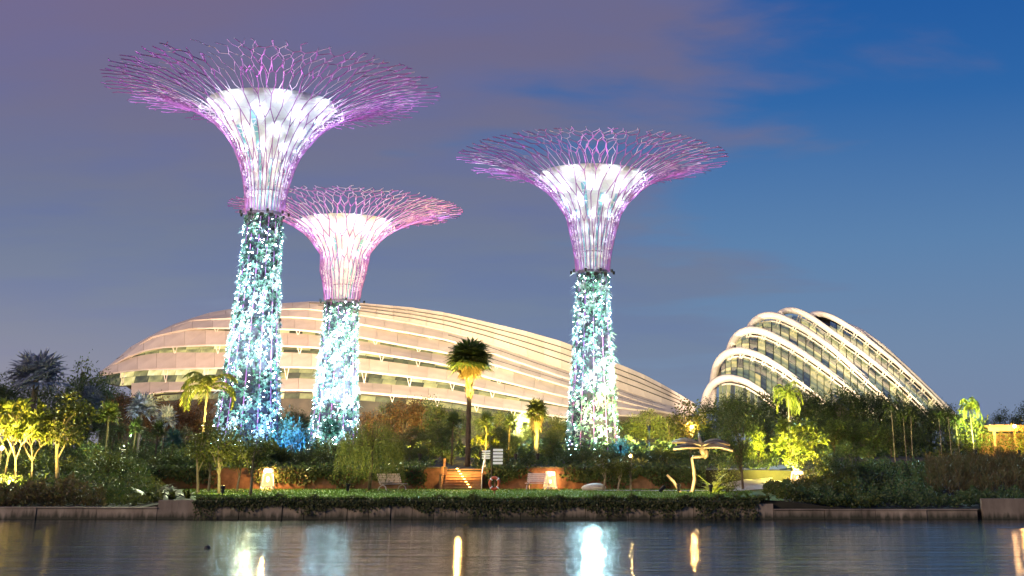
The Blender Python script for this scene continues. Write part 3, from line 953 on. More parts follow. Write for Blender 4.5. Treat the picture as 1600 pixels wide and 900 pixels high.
for (tp_, bt_, d0, d1) in ((seam, s1t, "seam", "s1"), (lambda x: s1t(x) + s1h(x), s2t, "s1", "s2")):
    b = MB(); xx = np.linspace(700, 1040, 30)
    b.tube([tuple(P(x, float(tp_(x) + (bt_(x) - tp_(x)) * .5), (DEP[d0] + DEP[d1]) / 2 + float(ddep(x)) - .12) - FO) for x in xx], .09, 5)
    b.build("roof_seam", M["mullion"], FD)
# back of the shell, so that the house is whole from other sides
b = MB(); xx = np.linspace(155, 1090, 40); v = []
for x in xx:
    p = P(x, float(ridge(x)) + .8, DEP["ridge"] + float(ddep(x)) + .3)
    for s in np.linspace(0, 1, 7):
        v.append((p.x - FO.x, p.y + 55 * s - FO.y, (p.z - 3) * math.cos(s * math.pi / 2) - .2))
b.quads(v, [(i * 7 + j, (i + 1) * 7 + j, (i + 1) * 7 + j + 1, i * 7 + j + 1) for i in range(39) for j in range(6)])
b.build("rear_shell", M["dome_panel"], FD, True)
b = MB(); v = []
for x in xx:
    D = DEP["base"] + float(ddep(x)) + 3
    top = float(min(s5t(x) + 4, 662) if x < 960 else 662)
    v += [P(x, top, D) - FO, P(x, 720, D) - FO]
b.quads([tuple(q) for q in v], [(2 * i, 2 * i + 1, 2 * i + 3, 2 * i + 2) for i in range(39)])
b.build("base_wall", M["dark_inside"], FD)

# ------------------------------------------------------------------ tall glasshouse (right)
arcs = [
    [(1098, 650), (1100, 628), (1104, 611), (1113, 596), (1127, 588), (1142, 586), (1165, 592), (1188, 606), (1215, 628), (1240, 650)],
    [(1112, 640), (1114, 596), (1118, 570), (1126, 554), (1141, 545), (1160, 543), (1190, 553), (1220, 571), (1250, 592), (1300, 630)],
    [(1134, 640), (1138, 550), (1145, 527), (1158, 514), (1175, 510), (1200, 517), (1240, 538), (1280, 565), (1330, 603), (1380, 645)],
    [(1160, 640), (1168, 515), (1176, 498), (1190, 489), (1205, 487), (1225, 493), (1262, 513), (1300, 540), (1370, 603), (1415, 645)],
    [(1200, 600), (1212, 490), (1222, 481), (1237, 479), (1260, 487), (1300, 515), (1350, 550), (1400, 590), (1440, 628), (1460, 650)],
    [(1250, 560), (1262, 489), (1275, 484), (1300, 491), (1340, 515), (1400, 562), (1450, 608), (1476, 634), (1490, 652)],
    [(1300, 540), (1316, 501), (1345, 513), (1380, 538), (1430, 583), (1482, 633), (1500, 652)],
]
CF = thing("ribbed_glasshouse", "tall sloping glasshouse with white arched ribs at the right", "glasshouse", P(1290, 700, 320))
CF.location.z = 3.0
CO = CF.location


def smooth_poly(pts, n):
    a = np.array(pts, float); d = np.concatenate([[0], np.cumsum(np.linalg.norm(np.diff(a, axis=0), axis=1))])
    t = np.linspace(0, d[-1], n)
    out = np.stack([np.interp(t, d, a[:, 0]), np.interp(t, d, a[:, 1])], -1)
    for _ in range(2):
        out[1:-1] = (out[:-2] + 2 * out[1:-1] + out[2:]) / 4
    return out


AD = [286, 296, 306, 316, 326, 336, 344]
AP = []
for k, a in enumerate(arcs):
    p = smooth_poly(a, 46)
    u = np.linspace(0, 1, 46)
    Yd = AD[k] + 26 * (1 - u) ** 3 * 0 + 8 * np.maximum(0, .35 - u) / .35 + 10 * np.maximum(0, u - .4)
    AP.append((p, Yd))
    b = MB()
    w = [.85, .9, .95, .95, .82, .75, .7][k]
    ww = w * (1.0 - .45 * np.clip((u - .35) / .5, 0, 1))
    b.tube([tuple(P(x, y + 4, Y) - CO) for (x, y), Y in zip(p, Yd)], ww, 8, flat=(1.0, 1.0))
    b.build("arch_rib", M["rib_white"], CF, True)
    if k < 6:
        b = MB()
        b.tube([tuple(P(x, y + 13, Y + 1.0) - CO) for (x, y), Y in zip(p[16:], Yd[16:])], .22, 5)
        b.build("secondary_rail", M["rib_white"], CF, True)
for k in range(0, 7):
    pu, Yu = AP[k]
    us = np.linspace(.30 if k else .33, .97, 21)
    for r in range(2):
        for q in range(20):
            cs = []
            for (uu, f) in ((us[q] + .002, r * .5 + .49), (us[q + 1] - .002, r * .5 + .49), (us[q + 1] - .002, r * .5 + .01), (us[q] + .002, r * .5 + .01)):
                i_ = uu * 45; x = np.interp(i_, np.arange(46), pu[:, 0]); y = np.interp(i_, np.arange(46), pu[:, 1]) + 11
                Y = np.interp(i_, np.arange(46), Yu) + 2.0
                if k:
                    pl, Yl = AP[k - 1]
                    yl = np.interp(x, pl[12:, 0], pl[12:, 1]) + 3 if x > pl[12, 0] else y + 30
                    if x > pl[-1, 0]: yl = y + 30
                    Y2 = AD[k - 1] + 2.5
                else:
                    yl = y + 60; Y2 = Y - 2
                yl = max(yl, y + 1.0)
                cs.append(P(x, y + (yl - y) * f, Y + (Y2 - Y) * f))
            pane_quad("glass_pane", M["pane_green"], cs, CF, CO, .08)
    for uu in np.linspace(.36, .93, 10):
        i_ = uu * 45; x = np.interp(i_, np.arange(46), pu[:, 0]); y = np.interp(i_, np.arange(46), pu[:, 1]); Y = float(np.interp(i_, np.arange(46), Yu))
        if k == 0: continue
        b = MB()
        b.tube([tuple(P(x, y + 6, Y) - CO), tuple(P(x - 3.5, y + 19, Y + 1.2) - CO)], .2, 5)
        b.tube([tuple(P(x + 5, y + 9, Y) - CO), tuple(P(x - 2.5, y + 19, Y + 1.2) - CO)], .2, 5)
        b.build("strut", M["rib_white"], CF)
# backing and rear of the house
b = MB(); v = []
for k in range(7):
    p, Yd = AP[k]
    for q in range(13, 46): v.append(tuple(P(p[q, 0], p[q, 1] + 14, Yd[q] + 4.5) - CO))
m_ = 33
b.quads(v, [(k * m_ + q, k * m_ + q + 1, (k + 1) * m_ + q + 1, (k + 1) * m_ + q) for k in range(6) for q in range(m_ - 1)])
b.build("mullion_frame", M["mullion"], CF)
b = MB(); v = []
p, Yd = AP[5]
for q in range(6, 46):
    w0 = P(p[q, 0], p[q, 1] + 6, Yd[q] + 4)
    for s in np.linspace(0, 1, 6):
        v.append((w0.x - CO.x, w0.y + 45 * s - CO.y, (w0.z - 3) * math.cos(s * math.pi / 2)))
b.quads(v, [(i * 6 + j, (i + 1) * 6 + j, (i + 1) * 6 + j + 1, i * 6 + j + 1) for i in range(39) for j in range(5)])
b.build("rear_shell", M["mullion"], CF, True)

# floodlights that wash the two houses
for (x, Y, tx, ty, TY, e, col, ang, lab) in [
    (120, 155, 250, 560, 222, 130000, (1.0, .64, .38), 75, "flood lamp washing the left tip of the long glasshouse"),
    (290, 184, 400, 540, 225, 75000, (1.0, .64, .42), 85, "flood lamp left of the tallest supertree facing the long glasshouse"),
    (655, 182, 590, 540, 225, 115000, (1.0, .72, .42), 85, "flood lamp facing the middle of the long glasshouse"),
    (820, 150, 800, 570, 228, 270000, (1.0, .76, .44), 75, "flood lamp behind the lit palms facing the long glasshouse"),
    (1010, 165, 980, 610, 240, 330000, (1.0, .82, .52), 70, "flood lamp near the right foot of the long glasshouse"),
    (1130, 240, 1160, 560, 300, 100000, (1.0, .74, .52), 70, "flood lamp at the left foot of the ribbed glasshouse"),
    (1300, 250, 1330, 560, 320, 190000, (1.0, .80, .50), 75, "flood lamp in front of the ribbed glasshouse"),
    (1500, 275, 1430, 585, 340, 200000, (1.0, .82, .50), 75, "flood lamp right of the ribbed glasshouse"),
]:
    g = P(x, 700, Y); g.z = gzf(g.x, Y) + 3.2
    floodlight(tuple(g), [(tuple(P(tx, ty, TY)), e, col, ang, .8)], lab, 3.2)

# ------------------------------------------------------------------ plant prototypes (parts shared between copies)
PROTO = {}


def proto(key, fn):
    if key not in PROTO: PROTO[key] = fn()
    return PROTO[key]


def gsph(g, n):
    v = g.normal(0, 1, (n, 3)); return unit(v)


def p_broad(seed, leaf, bark="bark", h=9.0, rx=3.3, z0=.30, ncl=46, per=80, ls=.34, clr=.75, flat=1.0, sparse=False):
    g = np.random.default_rng(seed)
    cz, rz = (z0 + 1) / 2 * h, (1 - z0) / 2 * h
    dirs = gsph(g, ncl); f = g.uniform(.25, 1, ncl) ** .45
    cen = dirs * f[:, None] * np.array([rx, rx, rz * flat]) * g.uniform(.82, 1.12, ncl)[:, None] + np.array([0, 0, cz])
    cen[:, :2] += g.normal(0, .15 * rx, 2)
    tb = MB()
    lean = g.normal(0, .25, 2)
    top = np.array([lean[0], lean[1], h * (z0 + .28)])
    tb.tube([(0, 0, -.3), (lean[0] * .2, lean[1] * .2, h * .15), tuple(top * np.array([.6, .6, .6])), tuple(top)], [.028 * h, .022 * h, .016 * h, .010 * h], 7)
    for k in g.choice(ncl, min(13, ncl), replace=False):
        st = np.array([lean[0] * .5, lean[1] * .5, h * g.uniform(z0 * .55, z0 + .2)])
        md = (st + cen[k]) / 2 + np.array([0, 0, .06 * h])
        tb.tube([tuple(st), tuple(md), tuple(cen[k])], [.011 * h, .007 * h, .003 * h], 5)
    lb = MB()
    C0 = np.repeat(cen, per, 0); N = len(C0)
    off = g.normal(0, 1, (N, 3)) * clr * np.array([1, 1, .6]) * np.repeat(g.uniform(.6, 1.2, ncl), per)[:, None]
    c = C0 + off
    d = unit(off) + g.normal(0, .6, (N, 3)) + np.array([0, 0, -.1])
    lb.leaves(c, d, g.normal(0, .6, (N, 3)) + np.array([0, 0, 1.0]), g.uniform(.6, 1.25, N) * ls, g.uniform(.4, .7, N) * ls, .45, .08, .1)
    return h, [("trunk", tb.mesh("trunk", M[bark], True)), ("crown", lb.mesh("crown", M[leaf]))]


def p_shrub(seed, leaf, h=2.0, rx=1.3, ncl=16, per=70, ls=.22):
    g = np.random.default_rng(seed)
    cen = g.normal(0, 1, (ncl, 3)) * np.array([.5 * rx, .5 * rx, .2 * h]) + np.array([0, 0, .52 * h])
    sb = MB()
    for k in range(min(8, ncl)):
        sb.tube([(0, 0, -.1), tuple(cen[k] * np.array([.4, .4, .6])), tuple(cen[k])], [.03, .02, .012], 5)
    C0 = np.repeat(cen, per, 0); N = len(C0)
    c = C0 + g.normal(0, .20 * h, (N, 3)); c[:, 2] = np.abs(c[:, 2])
    d = (c - np.array([0, 0, .3 * h])) + g.normal(0, .7, (N, 3))
    lb = MB(); lb.leaves(c, d, g.normal(0, .6, (N, 3)) + np.array([0, 0, 1.0]), g.uniform(.6, 1.3, N) * ls, g.uniform(.35, .65, N) * ls, .45, .08, .1)
    return h, [("stem", sb.mesh("stem", M["bark"])), ("foliage", lb.mesh("foliage", M[leaf]))]


def fan_leaf(lb, sb, g, base, dr, pet, ln, seg=13, span=2.1, w=.16):
    dr = dr / np.linalg.norm(dr)
    hub = base + dr * pet + np.array([0, 0, -.10 * pet])
    sb.tube([tuple(base), tuple(base + dr * pet * .5 + np.array([0, 0, .03])), tuple(hub)], [.018, .015, .012], 4)
    side = np.cross(dr, [0, 0, 1.0]); side /= np.linalg.norm(side) + 1e-6
    up = np.cross(side, dr)
    side = side * math.cos(.4 * g.normal()) + up * math.sin(.4 * g.normal())
    th = np.linspace(-span, span, seg)
    d = np.cos(th)[:, None] * dr + np.sin(th)[:, None] * side + np.array([0, 0, .0])
    L_ = ln * (.62 + .38 * np.cos(th * .55)) * g.uniform(.9, 1.1, seg)
    c = np.tile(hub, (seg, 1))
    lb.leaves(c, d, np.tile(up, (seg, 1)) + g.normal(0, .15, (seg, 3)), L_, w * ln, .55, .15, .14)


def p_fan(seed, leaf, h=6.0, n=26, ln=1.0, pet=.75, tr=.14, bark="bark", skirt=0, low=-.55):
    g = np.random.default_rng(seed)
    tb, lb, sb = MB(), MB(), MB()
    tz = h - (ln + pet) * .75
    zz = np.linspace(-.3, tz, 9)
    bend = g.normal(0, .12, 2)
    tb.tube([(bend[0] * (z / tz) ** 2, bend[1] * (z / tz) ** 2, z) for z in zz], tr * (1.15 - .35 * np.linspace(0, 1, 9)), 8)
    top = np.array([bend[0], bend[1], tz])
    for k in range(n):
        az = k * 2.39996 + g.normal(0, .15); s = 1 - (k + .5) / n * (1 - low) / 1.0
        s = np.clip(s, low, .98); cz_ = math.sqrt(max(0, 1 - s * s))
        fan_leaf(lb, sb, g, top, np.array([math.cos(az) * cz_, math.sin(az) * cz_, s]), pet * g.uniform(.85, 1.1), ln * g.uniform(.85, 1.1))
    out = [("trunk", tb.mesh("trunk", M[bark], True)), ("crown", lb.mesh("crown", M[leaf])), ("leaf_stalks", sb.mesh("leaf_stalks", M[leaf]))]
    if skirt:
        kb = MB(); a = g.uniform(0, 2 * math.pi, skirt); z = tz - g.uniform(-.1, 1.0, skirt) ** 1.0 * .9
        r0 = g.uniform(.1, .7, skirt) * (1 - (tz - z) * .35)
        c = np.stack([top[0] + r0 * np.cos(a), top[1] + r0 * np.sin(a), z], -1)
        d = np.stack([np.cos(a) * .55, np.sin(a) * .55, -np.ones(skirt)], -1) + g.normal(0, .15, (skirt, 3))
        kb.leaves(c, d, np.stack([np.cos(a), np.sin(a), np.full(skirt, .3)], -1), g.uniform(.6, 1.15, skirt), g.uniform(.05, .13, skirt), .5)
        m2 = 260                                              # old leaf bases down the stem
        a = g.uniform(0, 2 * math.pi, m2); z = tz - g.uniform(.5, 3.2, m2)
        c = np.stack([top[0] + tr * .8 * np.cos(a), top[1] + tr * .8 * np.sin(a), z], -1)
        d = np.stack([np.cos(a) * .5, np.sin(a) * .5, np.ones(m2)], -1)
        kb.leaves(c, d, np.stack([np.cos(a), np.sin(a), np.full(m2, -.3)], -1), g.uniform(.28, .6, m2), g.uniform(.07, .14, m2), .4)
        out.append(("dead_leaf_skirt", kb.mesh("dead_leaf_skirt", M["thatch"])))
    return h, out


def p_feather(seed, leaf, h=7.0, n=14, ln=2.2, tr=.09, bark="pale_bark", up=.25, width=.09, lfl=.5):
    g = np.random.default_rng(seed)
    tb, lb, rb = MB(), MB(), MB()
    tz = h - ln * .55
    bend = g.normal(0, .2, 2)
    tb.tube([(bend[0] * (z / tz) ** 2, bend[1] * (z / tz) ** 2, z) for z in np.linspace(-.3, tz, 8)], np.linspace(tr * 1.2, tr * .8, 8), 7)
    top = np.array([bend[0], bend[1], tz])
    for k in range(n):
        az = k * 2.39996 + g.normal(0, .2); e0 = 1.35 - 1.25 * (k / n) + g.normal(0, .1)
        L_ = ln * g.uniform(.85, 1.1); m = 9; pts = [top]
        e = e0
        for q in range(m - 1):
            st = L_ / (m - 1)
            pts.append(pts[-1] + st * np.array([math.cos(az) * math.cos(e), math.sin(az) * math.cos(e), math.sin(e)])); e -= (.16 + .05 * q * (1 - up))
        pts = np.array(pts)
        rb.tube(pts, np.linspace(.025, .008, m), 4)
        u = np.linspace(.12, 1, 22); c = np.stack([np.interp(u, np.linspace(0, 1, m), pts[:, i]) for i in range(3)], -1)
        t = unit(np.gradient(c, axis=0)); sd = unit(np.cross(t, [0, 0, 1.0]))
        for sgn in (-1, 1):
            d = sd * sgn * .8 + t * .55 + np.array([0, 0, -.22]) + g.normal(0, .08, c.shape)
            lb.leaves(c, d, np.tile([[0, 0, 1.0]], (len(c), 1)) + g.normal(0, .2, c.shape), lfl * ln / 2.2 * (1.05 - .6 * np.abs(u - .45)), width * ln / 2.2, .4, .05, .15)
    return h, [("trunk", tb.mesh("trunk", M[bark], True)), ("crown", lb.mesh("crown", M[leaf])), ("leaf_stalks", rb.mesh("leaf_stalks", M[leaf]))]


def p_rosette(seed, leaf, h=5.0, spread=1.9, lv=4, nl=18, ls=.46, bark="pale_bark", stems=1):
    g = np.random.default_rng(seed)
    tb, lb = MB(), MB(); tips = []

    def go(p, d, L_, r, lvl):
        q = p + d * L_
        tb.tube([tuple(p), tuple((p + q) / 2 + g.normal(0, .04, 3)), tuple(q)], [r, r * .85, r * .72], 6)
        if lvl >= lv: tips.append((q, d)); return
        k = 3 if lvl in (1, 2) else 2
        a0 = g.uniform(0, 6.28)
        for i in range(k):
            a = a0 + i * 2 * math.pi / k + g.normal(0, .3)
            nd = d * .62 + np.array([math.cos(a), math.sin(a), .12]) * .62 * spread / 1.9
            go(q, nd / np.linalg.norm(nd), L_ * g.uniform(.62, .85), r * .68, lvl + 1)
    for s in range(stems):
        d0 = np.array([g.normal(0, .12), g.normal(0, .12), 1.0]); p0 = np.array([g.normal(0, .35 * (stems > 1)), g.normal(0, .35 * (stems > 1)), -.2])
        go(p0, d0 / np.linalg.norm(d0), h * .36, .02 * h, 1)
    for q, d in tips:
        dd = unit(gsph(g, nl) + d * .9); c = q + g.normal(0, .05, (nl, 3))
        lb.leaves(c, dd, g.normal(0, .3, (nl, 3)) + np.array([0, 0, 1.0]), g.uniform(.7, 1.15, nl) * ls, ls * .32, .6, .1, .18)
    zmax = max(float(q[2]) for q, d in tips) + ls * .6
    return zmax, [("trunk", tb.mesh("trunk", M[bark], True)), ("crown", lb.mesh("crown", M[leaf]))]


def p_willow(seed, leaf, h=5.0, rx=2.4, strands=230, low=.05):
    g = np.random.default_rng(seed)
    tb, lb = MB(), MB()
    tb.tube([(0, 0, -.2), (.1, 0, h * .4), (.0, .1, h * .75)], [.13, .1, .05], 7)
    for k in range(strands):
        a = g.uniform(0, 6.28); r = rx * math.sqrt(g.uniform(.02, 1)); z1 = h * (1 - .30 * (r / rx) ** 2) * g.uniform(.86, 1)
        ln = g.uniform(.35, .85) * z1; n = int(14 + ln * 9)
        u = np.linspace(0, 1, n)
        c = np.stack([r * math.cos(a) + g.normal(0, .03, n) + .25 * u * math.cos(a), r * math.sin(a) + g.normal(0, .03, n) + .25 * u * math.sin(a), np.maximum(z1 - ln * u ** 1.1, low)], -1)
        d = np.stack([g.normal(0, .5, n), g.normal(0, .5, n), -np.ones(n)], -1)
        lb.leaves(c, d, gsph(g, n), g.uniform(.14, .28, n), g.uniform(.03, .06, n), .5)
        if k % 9 == 0: tb.tube([(0, 0, h * .6), (r * .5 * math.cos(a), r * .5 * math.sin(a), z1), (r * math.cos(a), r * math.sin(a), z1)], [.04, .025, .01], 4)
    return h, [("trunk", tb.mesh("trunk", M["bark"], True)), ("crown", lb.mesh("crown", M[leaf]))]


def p_blade(seed, leaf, h=2.2, n=26, w=.26):
    """clump of long broad upright leaves"""
    g = np.random.default_rng(seed)
    lb = MB()
    for k in range(n):
        az = g.uniform(0, 6.28); e = g.uniform(.55, 1.45); L_ = h * g.uniform(.6, 1.05); m = 7
        p = np.array([g.normal(0, .12), g.normal(0, .12), 0.0]); L1, R1 = [], []
        sd = np.array([-math.sin(az), math.cos(az), 0])
        for q in range(m):
            u = q / (m - 1); ww = w * h / 2.2 * (math.sin(math.pi * min(.98, u * .9 + .1)) ** .8) * .5
            L1.append(p + sd * ww); R1.append(p - sd * ww)
            p = p + L_ / (m - 1) * np.array([math.cos(az) * math.cos(e), math.sin(az) * math.cos(e), math.sin(e)]); e -= .20
        lb.quads(np.array(L1 + R1), [(q, q + 1, m + q + 1, m + q) for q in range(m - 1)])
    return h * .93, [("foliage", lb.mesh("foliage", M[leaf]))]


def put(pr, name, px, Y, ytop, label, cat, group=None, xz=1.0, sink=0.0, rz=None, up=1.0):
    h, parts = pr
    z0 = gzf(PXX(px, Y), Y) - sink
    zt = P(px, ytop, Y).z
    sc = max(.15, (zt - z0) / h)
    root = thing(name, label, cat, (PXX(px, Y), Y, z0), rnd.uniform(0, 6.28) if rz is None else rz, group)
    root.scale = (sc * xz, sc * xz, sc)
    for nm, me in parts: link(nm, me, root)
    return root


def uplight(px, Y, tx, ty, TY, e, col, ang, label, dz=None):
    if dz is None: dz = 2.3 if Y > 112 else (.75 if Y > 92.6 else .25)
    x = PXX(px, Y); z = gzf(x, Y) + dz
    root = thing("ground_spotlight", label, "spotlight", (x, Y, z))
    b = MB(); b.lathe([(0, -.1), (.10, -.1), (.10, .12), (.14, .16), (.14, .30), (.11, .30)], n=10); b.build("lamp_housing", M["black_metal"], root)
    b = MB(); b.lathe([(.0, .285), (.11, .285)], n=10); b.build("lens", M["spot_glass"], root)
    b = MB(); b.tube([(0, 0, -dz - .1), (0, 0, -.05)], .03, 5); b.build("stake", M["black_metal"], root)
    l = bpy.data.lights.new("spot_beam", "SPOT"); l.energy = e; l.color = col; l.spot_size = math.radians(ang); l.spot_blend = .7; l.shadow_soft_size = .12
    o = link("spot_beam", l, root); o.location = (0, 0, .34)
    o.rotation_euler = (P(tx, ty, TY) - Vector((x, Y, z + .34))).to_track_quat("-Z", "Y").to_euler()


YEL, WARM, GRN = (1.0, .74, .16), (1.0, .58, .22), (.85, 1.0, .35)
broadD = [proto(("bd", k), lambda k=k: p_broad(100 + k, "dark_leaf", rx=3.0 + .3 * k)) for k in range(4)]
broadO = [proto(("bo", k), lambda k=k: p_broad(120 + k, "olive_leaf", rx=3.6, flat=.9)) for k in range(3)]
broadR = [proto(("br", k), lambda k=k: p_broad(140 + k, "rust_leaf", rx=3.2)) for k in range(2)]
shrubD = [proto(("sd", k), lambda k=k: p_shrub(160 + k, "dark_leaf")) for k in range(4)]
shrubO = [proto(("so", k), lambda k=k: p_shrub(170 + k, "olive_leaf")) for k in range(3)]
shrubT = [proto(("st", k), lambda k=k: p_shrub(180 + k, "teal_lit_leaf", ls=.3)) for k in range(2)]
fanD = [proto(("fd", k), lambda k=k: p_fan(200 + k, "dark_leaf", n=22)) for k in range(3)]
fanG = [proto(("fg", k), lambda k=k: p_fan(210 + k, "olive_leaf", n=30, low=-.3)) for k in range(2)]
fanS = [proto(("fs", k), lambda k=k: p_fan(220 + k, "silver_leaf", h=6.5, n=30, ln=1.35, pet=.95, low=-.25, tr=.2)) for k in range(3)]
fanT = [proto(("ft", k), lambda k=k: p_fan(230 + k, "teal_lit_leaf", h=4.0, n=24, ln=.9, pet=.7)) for k in range(2)]
feaD = [proto(("ed", k), lambda k=k: p_feather(240 + k, "dark_leaf")) for k in range(3)]
feaL = [proto(("el", k), lambda k=k: p_feather(250 + k, "lime_leaf", h=6, n=16, ln=2.4, width=.12, lfl=.6)) for k in range(2)]
rosL = [proto(("rl", k), lambda k=k: p_rosette(260 + k, "lime_leaf", nl=26, ls=.75)) for k in range(3)]
slen = [proto(("sl", k), lambda k=k: p_broad(280 + k, "olive_leaf", "pale_bark", h=5.0, rx=1.15, z0=.36, ncl=26, per=52, ls=.24, clr=.34)) for k in range(3)]
bladL = [proto(("bl", k), lambda k=k: p_blade(290 + k, "lime_leaf")) for k in range(2)]
bladD = [proto(("bD", k), lambda k=k: p_blade(295 + k, "olive_leaf", n=22)) for k in range(2)]

# ---- dark trees massed at the back (rows share a label only within one stretch)
BACK = [
    ("dark leafy tree massed at the far left under open sky", "far left tree mass", 150,
     [(-20, 592), (18, 605), (62, 590), (100, 592), (150, 604)]),
    ("dark leafy tree in front of the long glasshouse's left end", "trees before the left glasshouse end", 150, [(185, 612), (225, 616), (262, 622), (305, 622), (345, 640)]),
    ("dark leafy tree glimpsed between the two left supertrees", "trees between the left supertrees", 172, [(452, 640), (476, 652)]),
    ("leafy tree between the smallest supertree and the tall palm", "trees left of the tall palm", 150, [(578, 640), (602, 626), (630, 618), (656, 622), (684, 630), (706, 642)]),
    ("leafy tree between the tall palm and the lone supertree", "trees right of the tall palm", 150, [(752, 648), (778, 640), (806, 646), (834, 652), (866, 648), (888, 655)]),
    ("dark tree in the thick mass below the ribbed glasshouse", "trees below the ribbed glasshouse", 160,
     [(1108, 628), (1140, 620), (1170, 612), (1200, 610), (1232, 616), (1262, 612), (1290, 616), (1318, 606), (1348, 610), (1376, 614), (1404, 612), (1432, 628), (1458, 632), (1486, 634)]),
    ("dark spreading tree on the skyline at the far right", "skyline trees at the far right", 190, [(1512, 648), (1545, 655), (1578, 640), (1612, 632)]),
]
ORD = 'first second third fourth fifth sixth seventh eighth ninth tenth eleventh twelfth thirteenth fourteenth fifteenth sixteenth seventeenth eighteenth nineteenth twentieth'.split()


def nth(lab, L_, k):
    r = sorted(range(len(L_)), key=lambda i: L_[i][0]).index(k)
    return '%s, %s from left' % (lab, ORD[r])


for lab, grp, Y, L_ in BACK:
    for k, (x, yt) in enumerate(L_):
        pool = broadO if "tall palm" in lab and k % 3 == 1 else (broadR if "left glasshouse" in grp or ("left of the tall" in grp and k % 2 == 0) and k < 5 else broadD)
        put(pool[k % len(pool)], "broadleaf_tree", x, Y + rnd.uniform(-8, 8), yt, nth(lab, L_, k), "tree", grp, xz=.85)

# second, nearer row of darker undergrowth trees
MIDS = [
    ("low dark tree standing in the left garden behind the fern bank", "low trees of the left garden", [(20, 640, 112), (75, 630, 114), (120, 625, 116), (170, 660, 108), (225, 672, 106), (275, 668, 110), (140, 690, 98), (60, 700, 98)]),
    ("low dark tree between the weeping willow and the steps", "low trees left of the steps", [(640, 668, 112), (668, 676, 108), (690, 662, 118), (655, 700, 100)]),
    ("low dark tree between the steps and the lone supertree", "low trees right of the steps", [(775, 668, 114), (800, 676, 108), (862, 674, 112)]),
    ("low dark tree in the right-hand grove beyond the dragonfly", "low trees of the right grove", [(1105, 660, 116), (1128, 668, 112), (1205, 650, 120), (1275, 648, 118), (1305, 655, 114), (1335, 650, 118), (1368, 655, 116), (1395, 662, 112), (1425, 668, 116), (1455, 672, 120), (1490, 676, 122), (1322, 690, 104), (1360, 700, 102), (1290, 700, 100)]),
]
for lab, grp, L_ in MIDS:
    for k, (x, yt, Y) in enumerate(L_):
        put(broadD[(k + 1) % 4], "broadleaf_tree", x, Y, yt, nth(lab, L_, k), "tree", grp, xz=1.15)

# ---- shrubs of the planted bed above the planter walls
BEDS = [
    ("dark shrub on the bank behind the left fern hedge", "shrubs of the left bank", [(x, rnd.uniform(700, 722), rnd.uniform(86, 96)) for x in range(0, 290, 24)]),
    ("shrub above the planter wall left of the steps", "shrubs above the left planter wall", [(x, rnd.uniform(694, 716), rnd.uniform(96, 106)) for x in range(300, 700, 21)]),
    ("shrub above the planter wall right of the steps", "shrubs above the right planter wall", [(x, rnd.uniform(698, 720), rnd.uniform(96, 106)) for x in range(765, 1085, 21)]),
    ("dark bush on the bank left of the reed bed", "bushes of the right bank", [(x, rnd.uniform(712, 735), rnd.uniform(84, 96)) for x in range(1270, 1420, 22)]),
]
for lab, grp, L_ in BEDS:
    for k, (x, yt, Y) in enumerate(L_):
        pool = shrubO if k % 3 == 1 else shrubD
        put(pool[k % len(pool)], "shrub", x, Y, yt, nth(lab, L_, k), "shrub", grp, xz=1.1)

# ---- single plants one can point to
put(fanS[0], "fan_palm", 38, 112, 548, "silver-blue fan palm rising highest at the far left", "palm", xz=1.0)
put(fanS[1], "fan_palm", 212, 104, 612, "silver-blue fan palm below the long glasshouse's left end", "palm", xz=.9)
put(fanS[2], "fan_palm", 250, 107, 634, "bluish fan palm just left of the yellow-lit plume palm", "palm", xz=.8)
put(fanS[1], "fan_palm", 128, 116, 600, "bluish fan palm half hidden in the dark trees at the left", "palm", xz=.7)
put(broadD[2], "broadleaf_tree", 128, 118, 566, "dark tree breaking the skyline left of the long glasshouse", "tree", xz=.7)
put(fanG[0], "fan_palm", 162, 98, 626, "round-headed green fan palm in the left garden", "palm", xz=.75)
put(fanD[0], "fan_palm", 205, 96, 650, "dark fan palm, left one of the pair below the silver palm", "palm", xz=.7)
put(fanD[1], "fan_palm", 240, 97, 655, "dark fan palm, right one of the pair below the silver palm", "palm", xz=.7)
put(fanT[0], "fan_palm", 266, 99, 668, "teal-lit fan palm low beside the tallest supertree", "palm", xz=.8)
put(feaL[0], "feather_palm", 312, 104, 575, "yellow-lit plume palm against the tallest supertree's left side", "palm", xz=.95)
for x, yt, Y, k, lab in [(6, 622, 84, 0, "yellow-lit slender tree cut by the photo's left edge"), (28, 628, 83, 1, "tallest yellow-lit slender tree at the far left"), (52, 648, 84, 2, "yellow-lit slender tree, rightmost of the three at the far left")]:
    put(rosL[k], "slender_tree", x, Y, yt, lab, "tree", "yellow-lit trees at the far left", xz=.72)
put(slen[0], "slender_tree", 92, 84, 620, "thin leaning-trunked tree on the left bank", "tree", xz=1.1)
for x, yt, Y, k, lab in [(312, 664, 82, 0, "slender lawn tree nearest the left fern hedge"), (345, 655, 80, 1, "slender lawn tree in front of the tallest supertree's left foot"),
                         (328, 680, 86, 2, "short slender lawn tree between its two taller neighbours"), (394, 668, 78, 1, "thin lawn tree just left of the left lantern"), (372, 690, 86, 0, "smallest lawn tree behind the left lawn's slender trees")]:
    put(slen[k], "slender_tree", x, Y, yt, lab, "tree", "slender trees on the left lawn", xz=.95)
wil = proto("willow", lambda: p_willow(300, "olive_leaf"))
put(wil, "weeping_willow", 578, 88, 652, "weeping olive-green willow on the lawn right of the left lantern", "tree", xz=1.0)
put(fanT[1], "fan_palm", 512, 108, 650, "teal-lit fan palm in front of the smallest supertree", "palm", xz=.9)
put(shrubT[0], "shrub", 455, 116, 664, "blue-lit bush between the two left supertrees' feet", "shrub", xz=.8)
put(bladL[0], "blade_plant", 432, 100, 676, "bright green spiky plant at the tallest supertree's right foot", "plant", xz=1.2)
